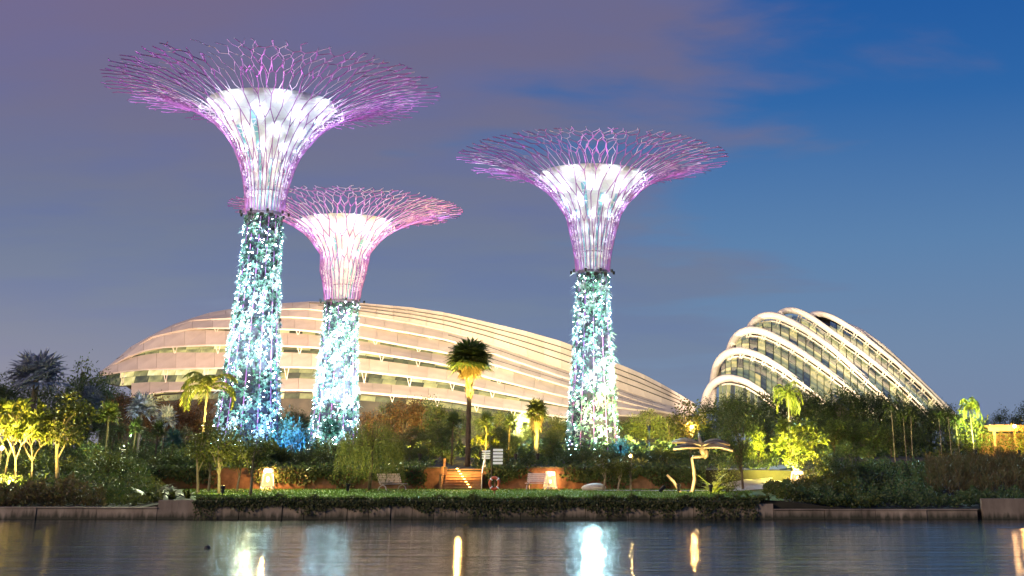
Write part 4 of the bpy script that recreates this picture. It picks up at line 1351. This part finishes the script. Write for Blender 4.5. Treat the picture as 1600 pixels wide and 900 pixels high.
put(shrubT[1], "shrub", 972, 112, 690, "blue-lit bush at the lone supertree's right foot", "shrub", xz=.7)
was = proto("was", lambda: p_fan(310, "palm_leaf", h=9.6, n=76, ln=1.12, pet=.8, tr=.17, bark="bark", skirt=900, low=-.45))
put(was, "tall_palm", 730, 99, 531, "tallest palm, with a golden-lit skirt of dead fronds above the steps", "palm", xz=1.2)
put(fanD[2], "fan_palm", 705, 100, 640, "dark palm crowding the tall palm's stem on the left", "palm", xz=.7)
put(fanD[0], "fan_palm", 758, 101, 640, "dark palm crowding the tall palm's stem on the right", "palm", xz=.7)
put(fanD[1], "fan_palm", 794, 102, 645, "dark palm midway between the tall palm and the yellow-lit palm", "palm", xz=.75)
fy = proto("fy", lambda: p_fan(320, "olive_leaf", h=5.6, n=40, ln=.95, pet=.7, tr=.16, bark="pale_bark", skirt=160, low=-.4))
put(fy, "fan_palm", 838, 99, 622, "yellow-lit fan palm left of the lone supertree", "palm", xz=.8)
put(rosL[1], "shrub_tree", 752, 103, 676, "golden-lit bush behind the direction sign", "shrub", xz=.8)
for x, yt, Y, k, lab in [(1010, 636, 128, 0, "olive-lit round tree right of the lone supertree"), (1048, 648, 126, 1, "olive-lit round tree behind the dragonfly sculpture"), (982, 655, 134, 2, "olive-lit tree touching the lone supertree's right side")]:
    put(broadO[k], "broadleaf_tree", x, Y, yt, lab, "tree", "olive-lit round trees", xz=1.0)
put(slen[2], "slender_tree", 1078, 108, 628, "thin forked tree rising behind the dragonfly's left wing", "tree", xz=1.3)
for x, yt, Y, k, lab in [(943, 708, 88, 0, "sapling just right of the pale boulder"), (965, 712, 88, 1, "middle sapling between boulder and dragonfly"), (985, 706, 89, 2, "sapling nearest the dragonfly's stalk")]:
    put(slen[k], "sapling", x, Y, yt, lab, "sapling", "saplings by the path", xz=1.2)
put(broadD[3], "broadleaf_tree", 1160, 90, 630, "dark round tree right of the dragonfly sculpture", "tree", xz=.62)
col_ = proto("col", lambda: p_broad(330, "lime_leaf", h=5.0, rx=.75, z0=.02, ncl=40, per=80, ls=.22, clr=.28))
put(col_, "columnar_shrub", 1186, 104, 668, "narrow yellow-lit column of leaves beside the path", "shrub", xz=1.1)
umb = proto("umb", lambda: p_broad(340, "lime_leaf", "pale_bark", h=4.4, rx=2.0, z0=.26, ncl=40, per=44, ls=.36, clr=.27))
put(umb, "umbrella_tree", 1243, 92, 652, "yellow-lit spreading tree with pale forked limbs", "tree", xz=1.02)
put(feaL[1], "feather_palm", 1236, 108, 594, "pale lit palm above the yellow-lit spreading tree", "palm", xz=.62)
put(bladL[1], "blade_plant", 1116, 82, 730, "bright yellow-green leafy plant under the dragonfly", "plant", xz=1.3)
put(shrubO[1], "shrub", 1135, 82.5, 735, "pinkish-lit shrub right of the dragonfly's stalk", "shrub", xz=.8)
put(bladL[0], "blade_plant", 1292, 92, 706, "lit strap-leaved plant right of the spreading tree", "plant", xz=1.2)
TP = [(1400, 624, "leftmost"), (1418, 638, "second from left"), (1428, 632, "third from left"), (1474, 640, "fourth from left"), (1489, 636, "fifth from left"), (1502, 645, "sixth from left")]
for k, (x, yt, o_) in enumerate(TP):
    put(feaD[k % 3], "thin_palm", x, 104 + (k % 2) * 3, yt, "thin pale-stemmed palm above the reeds, %s of six" % o_, "palm", "thin palms above the reeds", xz=.62)
put(feaL[0], "thin_palm", 1525, 106, 617, "green-lit thin palm against the sky left of the pavilion", "palm", xz=.55)
put(shrubO[2], "shrub", 1527, 108, 664, "green-lit bush around the foot of the lit thin palm", "shrub", xz=.9)
put(shrubO[0], "shrub", 1596, 106, 674, "yellow-lit bush beside the pavilion at the right edge", "shrub", xz=.9)
for k, (x, yt, Y, lab) in enumerate([(245, 745, 73, "leafy clump on the concrete block, left one"), (272, 750, 72, "leafy clump on the concrete block, middle one"), (296, 757, 71.5, "leafy clump on the concrete block, right one")]):
    put(bladD[k % 2], "blade_plant", x, Y, yt, lab, "plant", "leafy clumps on the concrete block", xz=1.5)
for k, x in enumerate((1150, 1168, 1186)):
    put(bladD[k % 2], "blade_plant", x, 70.5, 762 + 3 * k, ["leafy clump on the lawn's right corner, nearest the dragonfly", "leafy clump on the lawn's right corner, middle one", "leafy clump above the small concrete pier"][k], "plant", xz=1.6)

# ---- ground cover: fern hedge, right hedge, reeds
def cover(name, mat, x0, x1, Y0, Y1, h, n, ls, label, cat, upright=.6, w=.45, edge=1.0):
    px = rng.uniform(x0, x1, n); Y = rng.uniform(Y0, Y1, n)
    x = (px - PX) / F * Y * 1.045
    hh = h * (.62 + .38 * np.sin(px * .071 + 1) * np.sin(px * .023 + Y * .3) + .15 * np.sin(px * .31))
    f = rng.uniform(0, 1, n) ** .6
    c = np.stack([x, Y, gz(x, Y) + hh * f], -1)
    d = np.stack([rng.normal(0, .6, n), rng.normal(-.15, .5, n), rng.normal(upright, .4, n)], -1)
    b = MB(); b.leaves(c, d, rng.normal(0, .6, (n, 3)) + np.array([0, -.4, .8]), rng.uniform(.6, 1.3, n) * ls, ls * w, .45, .08, .15)
    return tag(b.build(name, M[mat]), label, cat, kind="stuff")


cover("fern_hedge", "reed", -40, 236, 69.2, 76, 1.35, 12000, .24, "dense brown-green fern hedge behind the low left ledge", "hedge")
cover("ground_cover", "dark_leaf", -40, 300, 76, 96, .8, 9000, .28, "dark ground cover of the left garden", "plants")
cover("ground_cover", "olive_leaf", 238, 318, 70, 92, .55, 4000, .22, "leafy ground cover at the left end of the lawn", "plants")
cover("low_hedge", "dark_leaf", 1195, 1545, 68.5, 76, .85, 12500, .20, "dark low hedge behind the right ledge", "hedge")
cover("low_hedge", "olive_leaf", 1170, 1300, 76, 86, .75, 5000, .24, "brownish ground cover around the lit spreading tree", "hedge")
cover("low_hedge", "olive_leaf", 1186, 1330, 68.5, 78, .6, 6000, .22, "low green border plants above the right ledge", "plants")
cover("reeds", "reed", 1400, 1640, 78, 102, 1.0, 16000, .55, "brown reed bed on the right bank", "reeds", 1.2, .10)
cover("ground_cover", "dark_leaf", 1290, 1420, 76, 96, .8, 6000, .26, "dark ground cover of the right bank", "plants")
cover("ground_cover", "dark_leaf", 240, 700, 93.2, 110, .7, 9000, .26, "dark ground cover above the left planter wall", "plants")
cover("ground_cover", "dark_leaf", 755, 1190, 93.2, 110, .7, 9000, .26, "dark ground cover above the right planter wall", "plants")
cover("ground_cover", "dark_leaf", -60, 1660, 112, 150, 1.6, 26000, .5, "dark undergrowth beneath the trees", "plants")

def added_creeper(x0, x1, clear, n, label):  # leaves added to keep the wall dark except around its lantern
    px = rng.uniform(x0, x1, n); px = px[np.abs(px - clear) > rng.uniform(18, 42, len(px))]; n = len(px)
    x = (px - PX) / F * RW_Y * 1.045
    dep = rng.beta(1.1, 1.3, n) * 1.5 * (.75 + .35 * np.sin(px * .09) * np.sin(px * .023 + 1))
    c = np.stack([x, RW_Y - .33 - rng.uniform(0, .25, n), LAWN_Z + 1.55 - dep], -1); c[:, 2] = np.maximum(c[:, 2], LAWN_Z + .05)
    d = np.stack([rng.normal(0, .6, n), rng.normal(-.5, .3, n), rng.normal(-.4, .6, n)], -1)
    b = MB(); b.leaves(c, d, np.tile([[0, -1.0, .4]], (n, 1)) + rng.normal(0, .4, (n, 3)), rng.uniform(.12, .30, n), rng.uniform(.08, .18, n))
    return tag(b.build("added_creeper", M["dark_leaf"]), label, "added_creeper", kind="stuff")


added_creeper(245, 690, 419, 5200, "added dark leaves hanging over the left planter wall")
added_creeper(775, 1085, 860, 4200, "added dark leaves hanging over the right planter wall")

# ------------------------------------------------------------------ lanterns
def lantern(px, Y, h, label, e):
    x = PXX(px, Y); root = thing("garden_lantern", label, "lantern", (x, Y, gzf(x, Y)), .15)
    w0, w1 = .44, .26
    def lerp(z): return w0 + (w1 - w0) * z
    for sx in (-1, 1):
        for sy in (-1, 1):
            b = MB(); b.tube([(sx * w0, sy * w0, -.05), (sx * w1, sy * w1, h)], .035, 4); b.build("post", M["white_metal"], root)
    for z in (.16, .80, 1.0):
        b = MB(); w = lerp(z) + .012
        for s in (-1, 1):
            b.box((-w, s * w - .02, z * h - .03), (w, s * w + .02, z * h + .02)); b.box((s * w - .02, -w + .021, z * h - .03), (s * w + .02, w - .021, z * h + .02))
        b.build("frame_band", M["white_metal"], root)
    for k in range(4):
        a = k * math.pi / 2
        b = MB(); za, zb = .17, .785; wa, wb = lerp(za) * .93, lerp(zb) * .93
        pts = [(-wa, -wa, za * h), (wa, -wa, za * h), (wb, -wb, zb * h), (-wb, -wb, zb * h)]
        R_ = lambda p: (p[0] * math.cos(a) - p[1] * math.sin(a), p[0] * math.sin(a) + p[1] * math.cos(a), p[2])
        b.add([R_(p) for p in pts], [(0, 1, 2, 3)]); b.build("glass_pane", M["lantern"], root)
        b = MB()                                                   # cut-out lattice above and below the glass
        for q in range(4):
            for z0_, z1_ in ((.81, .99), (.0, .15)):
                u0, u1 = -.8 + q * .4, -.4 + q * .4
                if q % 2: u0, u1 = u1, u0
                p0 = (u0 * lerp(z0_), -lerp(z0_), z0_ * h); p1 = (u1 * lerp(z1_), -lerp(z1_), z1_ * h)
                b.tube([R_(p0), R_(p1)], .018, 4)
        b.build("lattice", M["white_metal"], root)
    b = MB(); b.lathe([(0, h * .36), (.07, h * .40), (.085, h * .5), (.06, h * .58), (0, h * .60)], n=10); b.build("bulb", M["bulb"], root, True)
    l = bpy.data.lights.new("lantern_glow", "POINT"); l.energy = e * 5.0; l.color = (1.0, .48, .15); l.shadow_soft_size = .12
    o = link("lantern_glow", l, root); o.location = (0, 0, h * .72)


lantern(419, 91.2, 1.36, "glowing tapered lantern at the left, before the brown planter wall", 260)
lantern(860, 91.2, 1.15, "glowing tapered lantern near the bench, right of the steps", 260)
lantern(1246, 86, .85, "small glowing lantern under the yellow-lit spreading tree", 120)

def path_lamp(px, py, Y, label, e, r=.11):
    p = P(px, py, Y); g = gzf(p.x, Y); root = thing("path_lamp", label, "lamp", (p.x, Y, g)); hz = p.z - g
    b = MB(); b.tube([(0, 0, -.1), (0, 0, hz - r)], .035, 6); b.build("post", M["black_metal"], root)
    b = MB(); b.lathe([(0, hz - r), (r * .75, hz - r * .66), (r, hz), (r * .75, hz + r * .66), (0, hz + r)], n=12); b.build("globe", M["lamp_warm"], root, True)
    b = MB(); b.lathe([(0, hz + r * 1.3), (r * 1.5, hz + r * 1.05), (r * 1.5, hz + r * .95), (0, hz + r * 1.02)], n=12); b.build("cap", M["black_metal"], root)
    l = bpy.data.lights.new("lamp_glow", "POINT"); l.energy = e; l.color = (1.0, .52, .16); l.shadow_soft_size = r
    o = link("lamp_glow", l, root); o.location = (0, -r * 1.6, hz)


path_lamp(1081, 667, 107, "orange globe lamp on a post behind the dragonfly", 500, .14)
path_lamp(1190, 737, 97, "low orange lamp beside the path near the yellow leaf column", 300, .12)
path_lamp(3, 700, 82, "orange globe lamp at the photo's left edge among yellow trees", 300, .12)
path_lamp(985, 712, 96, "orange globe lamp above the right planter wall by the saplings", 260, .11)

# ------------------------------------------------------------------ benches, boulder, sign, lifebuoy
def bench(px, Y, rz, label, w=1.6):
    x = PXX(px, Y); root = thing("garden_bench", label, "bench", (x, Y, gzf(x, Y)), rz)
    for k in range(5):
        b = MB(); b.box((-w / 2, -.45 + k * .12, .40), (w / 2, -.35 + k * .12, .44)); b.build("seat_slat", M["bench"], root)
    for k in range(5):
        b = MB(); y0, z0 = .16 + k * .05, .50 + k * .115
        b.box((-w / 2, y0, z0), (w / 2, y0 + .035, z0 + .095)); b.build("back_slat", M["bench"], root)
    for s in (-1, 1):
        b = MB(); xx_ = s * (w / 2 - .12)
        b.tube([(xx_, -.5, -.03), (xx_, -.36, .25), (xx_, -.1, .38)], .035, 5); b.build("leg", M["bench"], root)
        b = MB(); b.tube([(xx_, .42, -.03), (xx_, .22, .25), (xx_, -.1, .372)], .035, 5); b.build("leg", M["bench"], root)
        b = MB(); b.tube([(xx_, .12, .38), (xx_, .20, .46), (xx_, .45, 1.06)], .03, 5); b.build("back_post", M["bench"], root)


bench(613, 88.5, .85, "pale slatted bench on the lawn beside the willow", 1.9)
bench(842, 91.0, -.2, "pale slatted bench left of the right lantern", 1.7)

b = MB(); pr_ = []
for q in np.linspace(-.5, 1, 9) * math.pi / 2: pr_.append((math.cos(q), math.sin(q)))
b.lathe([(r * .80, z * .30 + .17) for r, z in pr_], n=22)
vv = b.v[0]; vv[:, :2] *= 1 + .06 * np.sin(vv[:, [1]] * 5 + vv[:, [0]] * 3); vv[:, 2] += .03 * np.sin(vv[:, 0] * 4)
o = b.build("boulder", M["stone"], None, True); o.location = (PXX(927, 88.5), 88.5, gzf(0, 88.5)); tag(o, "flat pale oval boulder on the lawn right of the lantern", "boulder")

x = PXX(768, 91); root = thing("direction_sign", "black post with stacked white direction boards by the steps", "sign", (x, 91, LAWN_Z))
b = MB(); b.tube([(0, 0, -.1), (0, 0, 2.65)], .045, 8); b.build("post", M["black_metal"], root)
for k in range(4):
    b = MB(); z = 2.48 - k * .15; b.add([(-.12, -.04, z - .05), (-.12, -.04, z + .05), (-.62, -.04, z + .05), (-.70, -.04, z), (-.62, -.04, z - .05)] + [(-.12, 0, z - .05), (-.12, 0, z + .05), (-.62, 0, z + .05), (-.70, 0, z), (-.62, 0, z - .05)],
        [(0, 1, 2, 3, 4), (9, 8, 7, 6, 5), (0, 5, 6, 1), (1, 6, 7, 2), (2, 7, 8, 3), (3, 8, 9, 4), (4, 9, 5, 0)]); b.build("board", M["sign_white"], root)
for k in range(5):
    b = MB(); z = 2.55 - k * .21; b.box((.08, -.04, z - .075), (.74, 0, z + .075)); b.build("board", M["sign_white"], root)

x = PXX(773, 79); root = thing("lifebuoy_stand", "orange lifebuoy on a short post at the lawn's edge", "lifebuoy", (x, 79, gzf(x, 79)))
b = MB(); b.tube([(0, .08, -.1), (0, .08, 1.0)], .04, 6); b.build("post", M["timber"], root)
b = MB(); th = np.linspace(0, 2 * math.pi, 25); b.tube([(.27 * math.cos(t), -.04, .62 + .32 * math.sin(t)) for t in th], .085, 8, cap=False); b.build("ring", M["orange"], root, True)
for k in range(4):
    t = math.pi / 4 + k * math.pi / 2; b = MB()
    b.tube([(.27 * math.cos(t + q), -.04, .62 + .32 * math.sin(t + q)) for q in (-.1, 0, .1)], .09, 8); b.build("grip_band", M["sign_white"], root, True)

# buoy on the water
pb = P(324, 857, 40); tb_ = 2.9 / (pb.z - EYE) * -1
Yb = 40 * tb_
root = thing("buoy", "small dark buoy floating on the lake at the left", "buoy", (PXX(324, Yb, 857), Yb, 0))
b = MB(); b.lathe([(0, -.1), (.08, -.08), (.11, 0), (.09, .07), (.03, .10), (0, .10)], n=14); b.build("float", M["black_metal"], root, True)
b = MB(); b.tube([(0, 0, .09), (0, 0, .14)], .018, 6); b.build("cap", M["black_metal"], root)

# ------------------------------------------------------------------ dragonfly sculpture
DY = 84.0
M["bronze"] = rough_mat("dragonfly_metal", (.30, .22, .12), (.52, .40, .24), 5, .45, metal=.35, bump=.2)
M["wing"] = rough_mat("dragonfly_wing", (.22, .16, .08), (.46, .36, .2), 9, .5, metal=.2, bump=.5)


def D(x, y, dy=0.0): return tuple(P(x, y, DY + dy) - DO)


DO = Vector((PXX(1078, DY), DY, gzf(PXX(1078, DY), DY)))
root = thing("dragonfly_sculpture", "large metal dragonfly sculpture on a hooked stalk", "sculpture", DO)
b = MB()
b.tube([D(1042, 742, -.2), D(1052, 752, -.2), D(1062, 768, -.1), D(1071, 776, 0), D(1081, 769, 0), D(1085, 750, 0), D(1084, 735, 0), D(1081, 716, 0), D(1083, 714, 0), D(1092, 714, 0), D(1101, 713, 0)],
       [.07, .10, .09, .10, .12, .12, .11, .10, .10, .10, .09], 7)
b.build("stalk", M["bronze"], root, True)
b = MB(); b.tube([D(1101, 713, 0), D(1098, 706, 0), D(1096, 698, .1), D(1094, 688, .5), D(1091, 674, 1.2)], [.15, .2, .17, .10, .03], 8); b.build("body", M["bronze"], root, True)
b = MB(); b.tube([D(1101, 717, 0), D(1103, 712, 0), D(1104, 706, 0), D(1103, 702, 0)], [.07, .15, .13, .05], 8); b.build("head", M["bronze"], root, True)


def wing(p0, p1, w, sag, dy1):
    a, e = np.array(D(*p0)), np.array(D(*p1, dy1)); m = 14; b = MB(); up, dn = [], []
    for q in range(m):
        u = q / (m - 1); c = a + (e - a) * u + np.array([0, 0, sag * math.sin(math.pi * u)])
        ww = w * (.22 + .9 * math.sin(math.pi * min(1, .12 + .86 * u)) ** .7)
        up.append(c + np.array([0, ww * .8, ww * .28])); dn.append(c - np.array([0, ww * .8, ww * .28]))
    th_ = np.array([0, .0, .05])
    v = np.array(up + dn + [p - th_ for p in up] + [p - th_ for p in dn])
    f = []
    for q in range(m - 1):
        f += [(q, m + q, m + q + 1, q + 1), (2 * m + q, 2 * m + q + 1, 3 * m + q + 1, 3 * m + q), (q, q + 1, 2 * m + q + 1, 2 * m + q), (m + q, 3 * m + q, 3 * m + q + 1, m + q + 1)]
    b.add(v, f)
    wo = b.build("wing", M["wing"], root)
    b = MB(); b.tube([tuple(p + np.array([0, 0, .03])) for p in dn], .04, 5); b.build("wing_vein", M["bronze"], wo)
    b = MB(); b.tube([tuple((p + r) / 2 + np.array([0, 0, .03])) for p, r in zip(up, dn)], .025, 5); b.build("wing_vein", M["bronze"], wo)


wing((1094, 694), (1050, 691), .50, .18, .8)
wing((1094, 698), (1052, 701), .50, .12, -1.2)
wing((1098, 694), (1140, 695), .50, .22, .8)
wing((1099, 698), (1145, 704), .50, .20, -1.2)

# ------------------------------------------------------------------ pavilion at the right
pv = thing("garden_pavilion", "open wooden pavilion with a warm lamp at the right edge", "pavilion", (PXX(1580, 108), 108, gzf(PXX(1580, 108), 108)))
M["warm_roof"] = rough_mat("pavilion_roof", (.22, .10, .045), (.36, .18, .08), 2, .7)
hp = P(1580, 668, 108).z - pv.location.z
b = MB(); b.box((-1.9, -1.6, hp), (4.2, 2.6, hp + .16)); b.box((-2.0, -1.7, hp - .32), (4.3, -1.58, hp + .02)); b.build("roof", M["warm_roof"], pv)
for xx_ in (-1.5, .15, 2.6):
    for yy_ in (-1.35, 2.3):
        b = MB(); b.box((xx_ - .09, yy_ - .09, -.1), (xx_ + .09, yy_ + .09, hp - .005)); b.build("post", M["timber"], pv)
b = MB(); b.box((-1.7, 2.42, 0), (4.0, 2.5, hp - .4)); b.build("back_screen", M["timber"], pv)
lp = thing("pavilion_lamp", "bright orange lamp hanging at the pavilion's eave", "lamp", P(1585, 666, 106))
b = MB(); b.lathe([(0, -.13), (.1, -.1), (.14, 0), (.1, .1), (0, .13)], n=12); b.build("globe", M["lamp_warm"], lp, True)
b = MB(); b.tube([(0, 0, .12), (0, .3, .45)], .02, 5); b.build("bracket", M["black_metal"], lp)
l = bpy.data.lights.new("lamp_glow", "POINT"); l.energy = 260; l.color = (1, .42, .10); l.shadow_soft_size = .2
o = link("lamp_glow", l, lp); o.location = (0, -.3, -.1)
l = bpy.data.lights.new("lamp_glow", "POINT"); l.energy = 120; l.color = (1, .55, .2); l.shadow_soft_size = .2
o = link("lamp_glow", l, pv); o.location = (0, .4, hp - .8)

# ------------------------------------------------------------------ garden spotlights
for a in [
    (20, 79, 28, 655, 84, 3000, YEL, 95, "ground spotlight under the yellow-lit trees at the far left"),
    (-8, 80, 10, 665, 85, 2200, YEL, 95, "ground spotlight at the photo's left edge"),
    (318, 98, 314, 610, 104, 7000, YEL, 60, "ground spotlight below the yellow-lit plume palm"),
    (655, 95, 730, 575, 99, 8000, (1.0, .72, .18), 26, "narrow spotlight left of the steps aimed at the tall palm"),
    (805, 95, 730, 578, 99, 8000, (1.0, .80, .24), 26, "narrow spotlight right of the steps aimed at the tall palm"),
    (750, 99, 752, 690, 103, 1500, (1.0, .70, .08), 110, "ground spotlight behind the direction sign"),
    (840, 96, 838, 655, 99, 1900, (1.0, .80, .22), 75, "ground spotlight at the yellow-lit fan palm's foot"),
    (1015, 113, 1020, 660, 127, 15000, (1.0, .85, .20), 95, "ground spotlight below the olive-lit round trees"),
    (1110, 79.5, 1095, 720, 84, 500, (1.0, .78, .30), 120, "ground spotlight at the dragonfly's leafy plant"),
    (1060, 81.0, 1090, 715, 84, 260, (1.0, .75, .35), 100, "ground spotlight in front of the dragonfly's stalk"),
    (1186, 100.5, 1186, 690, 104, 2600, (1.0, .85, .08), 90, "ground spotlight at the yellow leaf column's foot"),
    (1240, 87.5, 1243, 690, 92, 5200, (1.0, .88, .16), 110, "ground spotlight under the spreading tree"),
    (1240, 103, 1236, 615, 108, 3200, (1.0, .92, .35), 60, "ground spotlight below the pale lit palm"),
    (1296, 90, 1292, 720, 92, 600, YEL, 110, "ground spotlight by the lit strap-leaved plant"),
    (1527, 103, 1526, 650, 106, 3500, (.85, 1.0, .25), 80, "ground spotlight below the green-lit thin palm"),
    (1596, 103, 1596, 690, 106, 700, (1.0, .85, .15), 110, "ground spotlight by the pavilion's bush"),
    (648, 122, 640, 640, 148, 22000, (1.0, .72, .22), 100, "ground spotlight behind the willow, lighting the back trees"),
    (800, 122, 800, 650, 148, 22000, (1.0, .78, .22), 100, "ground spotlight behind the yellow-lit palm"),
    (545, 82, 578, 680, 88, 420, (1.0, .88, .30), 62, "ground spotlight on the lawn before the willow"),
    (350, 76.5, 340, 690, 82, 320, (1.0, .85, .25), 120, "ground spotlight under the slender lawn trees"),
    (166, 93, 165, 650, 98, 700, (.8, 1.0, .35), 90, "ground spotlight below the round-headed green fan palm"),
    (222, 98, 215, 640, 104, 550, (.7, .82, 1.0), 90, "ground spotlight below the silver-blue palms"),
    (520, 103, 512, 670, 108, 900, (.5, 1.0, .9), 80, "ground spotlight below the teal-lit palm"),
    (970, 108, 972, 700, 112, 900, (.2, .55, 1.0), 110, "ground spotlight below the blue-lit bush by the lone supertree"),
    (452, 112, 455, 690, 116, 1200, (.1, .3, 1.0), 110, "ground spotlight below the blue-lit bush between the left supertrees"),
    (1330, 96, 1340, 690, 110, 900, (1.0, .9, .3), 110, "ground spotlight in the dark right grove"),
    (270, 128, 262, 625, 150, 1700, (1.0, .6, .3), 90, "ground spotlight below the rust-coloured trees"),
]:
    a = list(a); a[5] *= 3.6
    uplight(*a)
root = thing("lawn_spotlight", "small black spotlight standing on the lawn left of the dragonfly", "spotlight", (PXX(1034, 80), 80, gzf(PXX(1034, 80), 80)), .5)
b = MB(); b.tube([(0, 0, -.05), (0, 0, .22)], .025, 6); b.build("stake", M["black_metal"], root)
b = MB(); b.tube([(-.16, 0, .16), (.18, 0, .42)], [.09, .12], 10); b.build("lamp_housing", M["black_metal"], root)
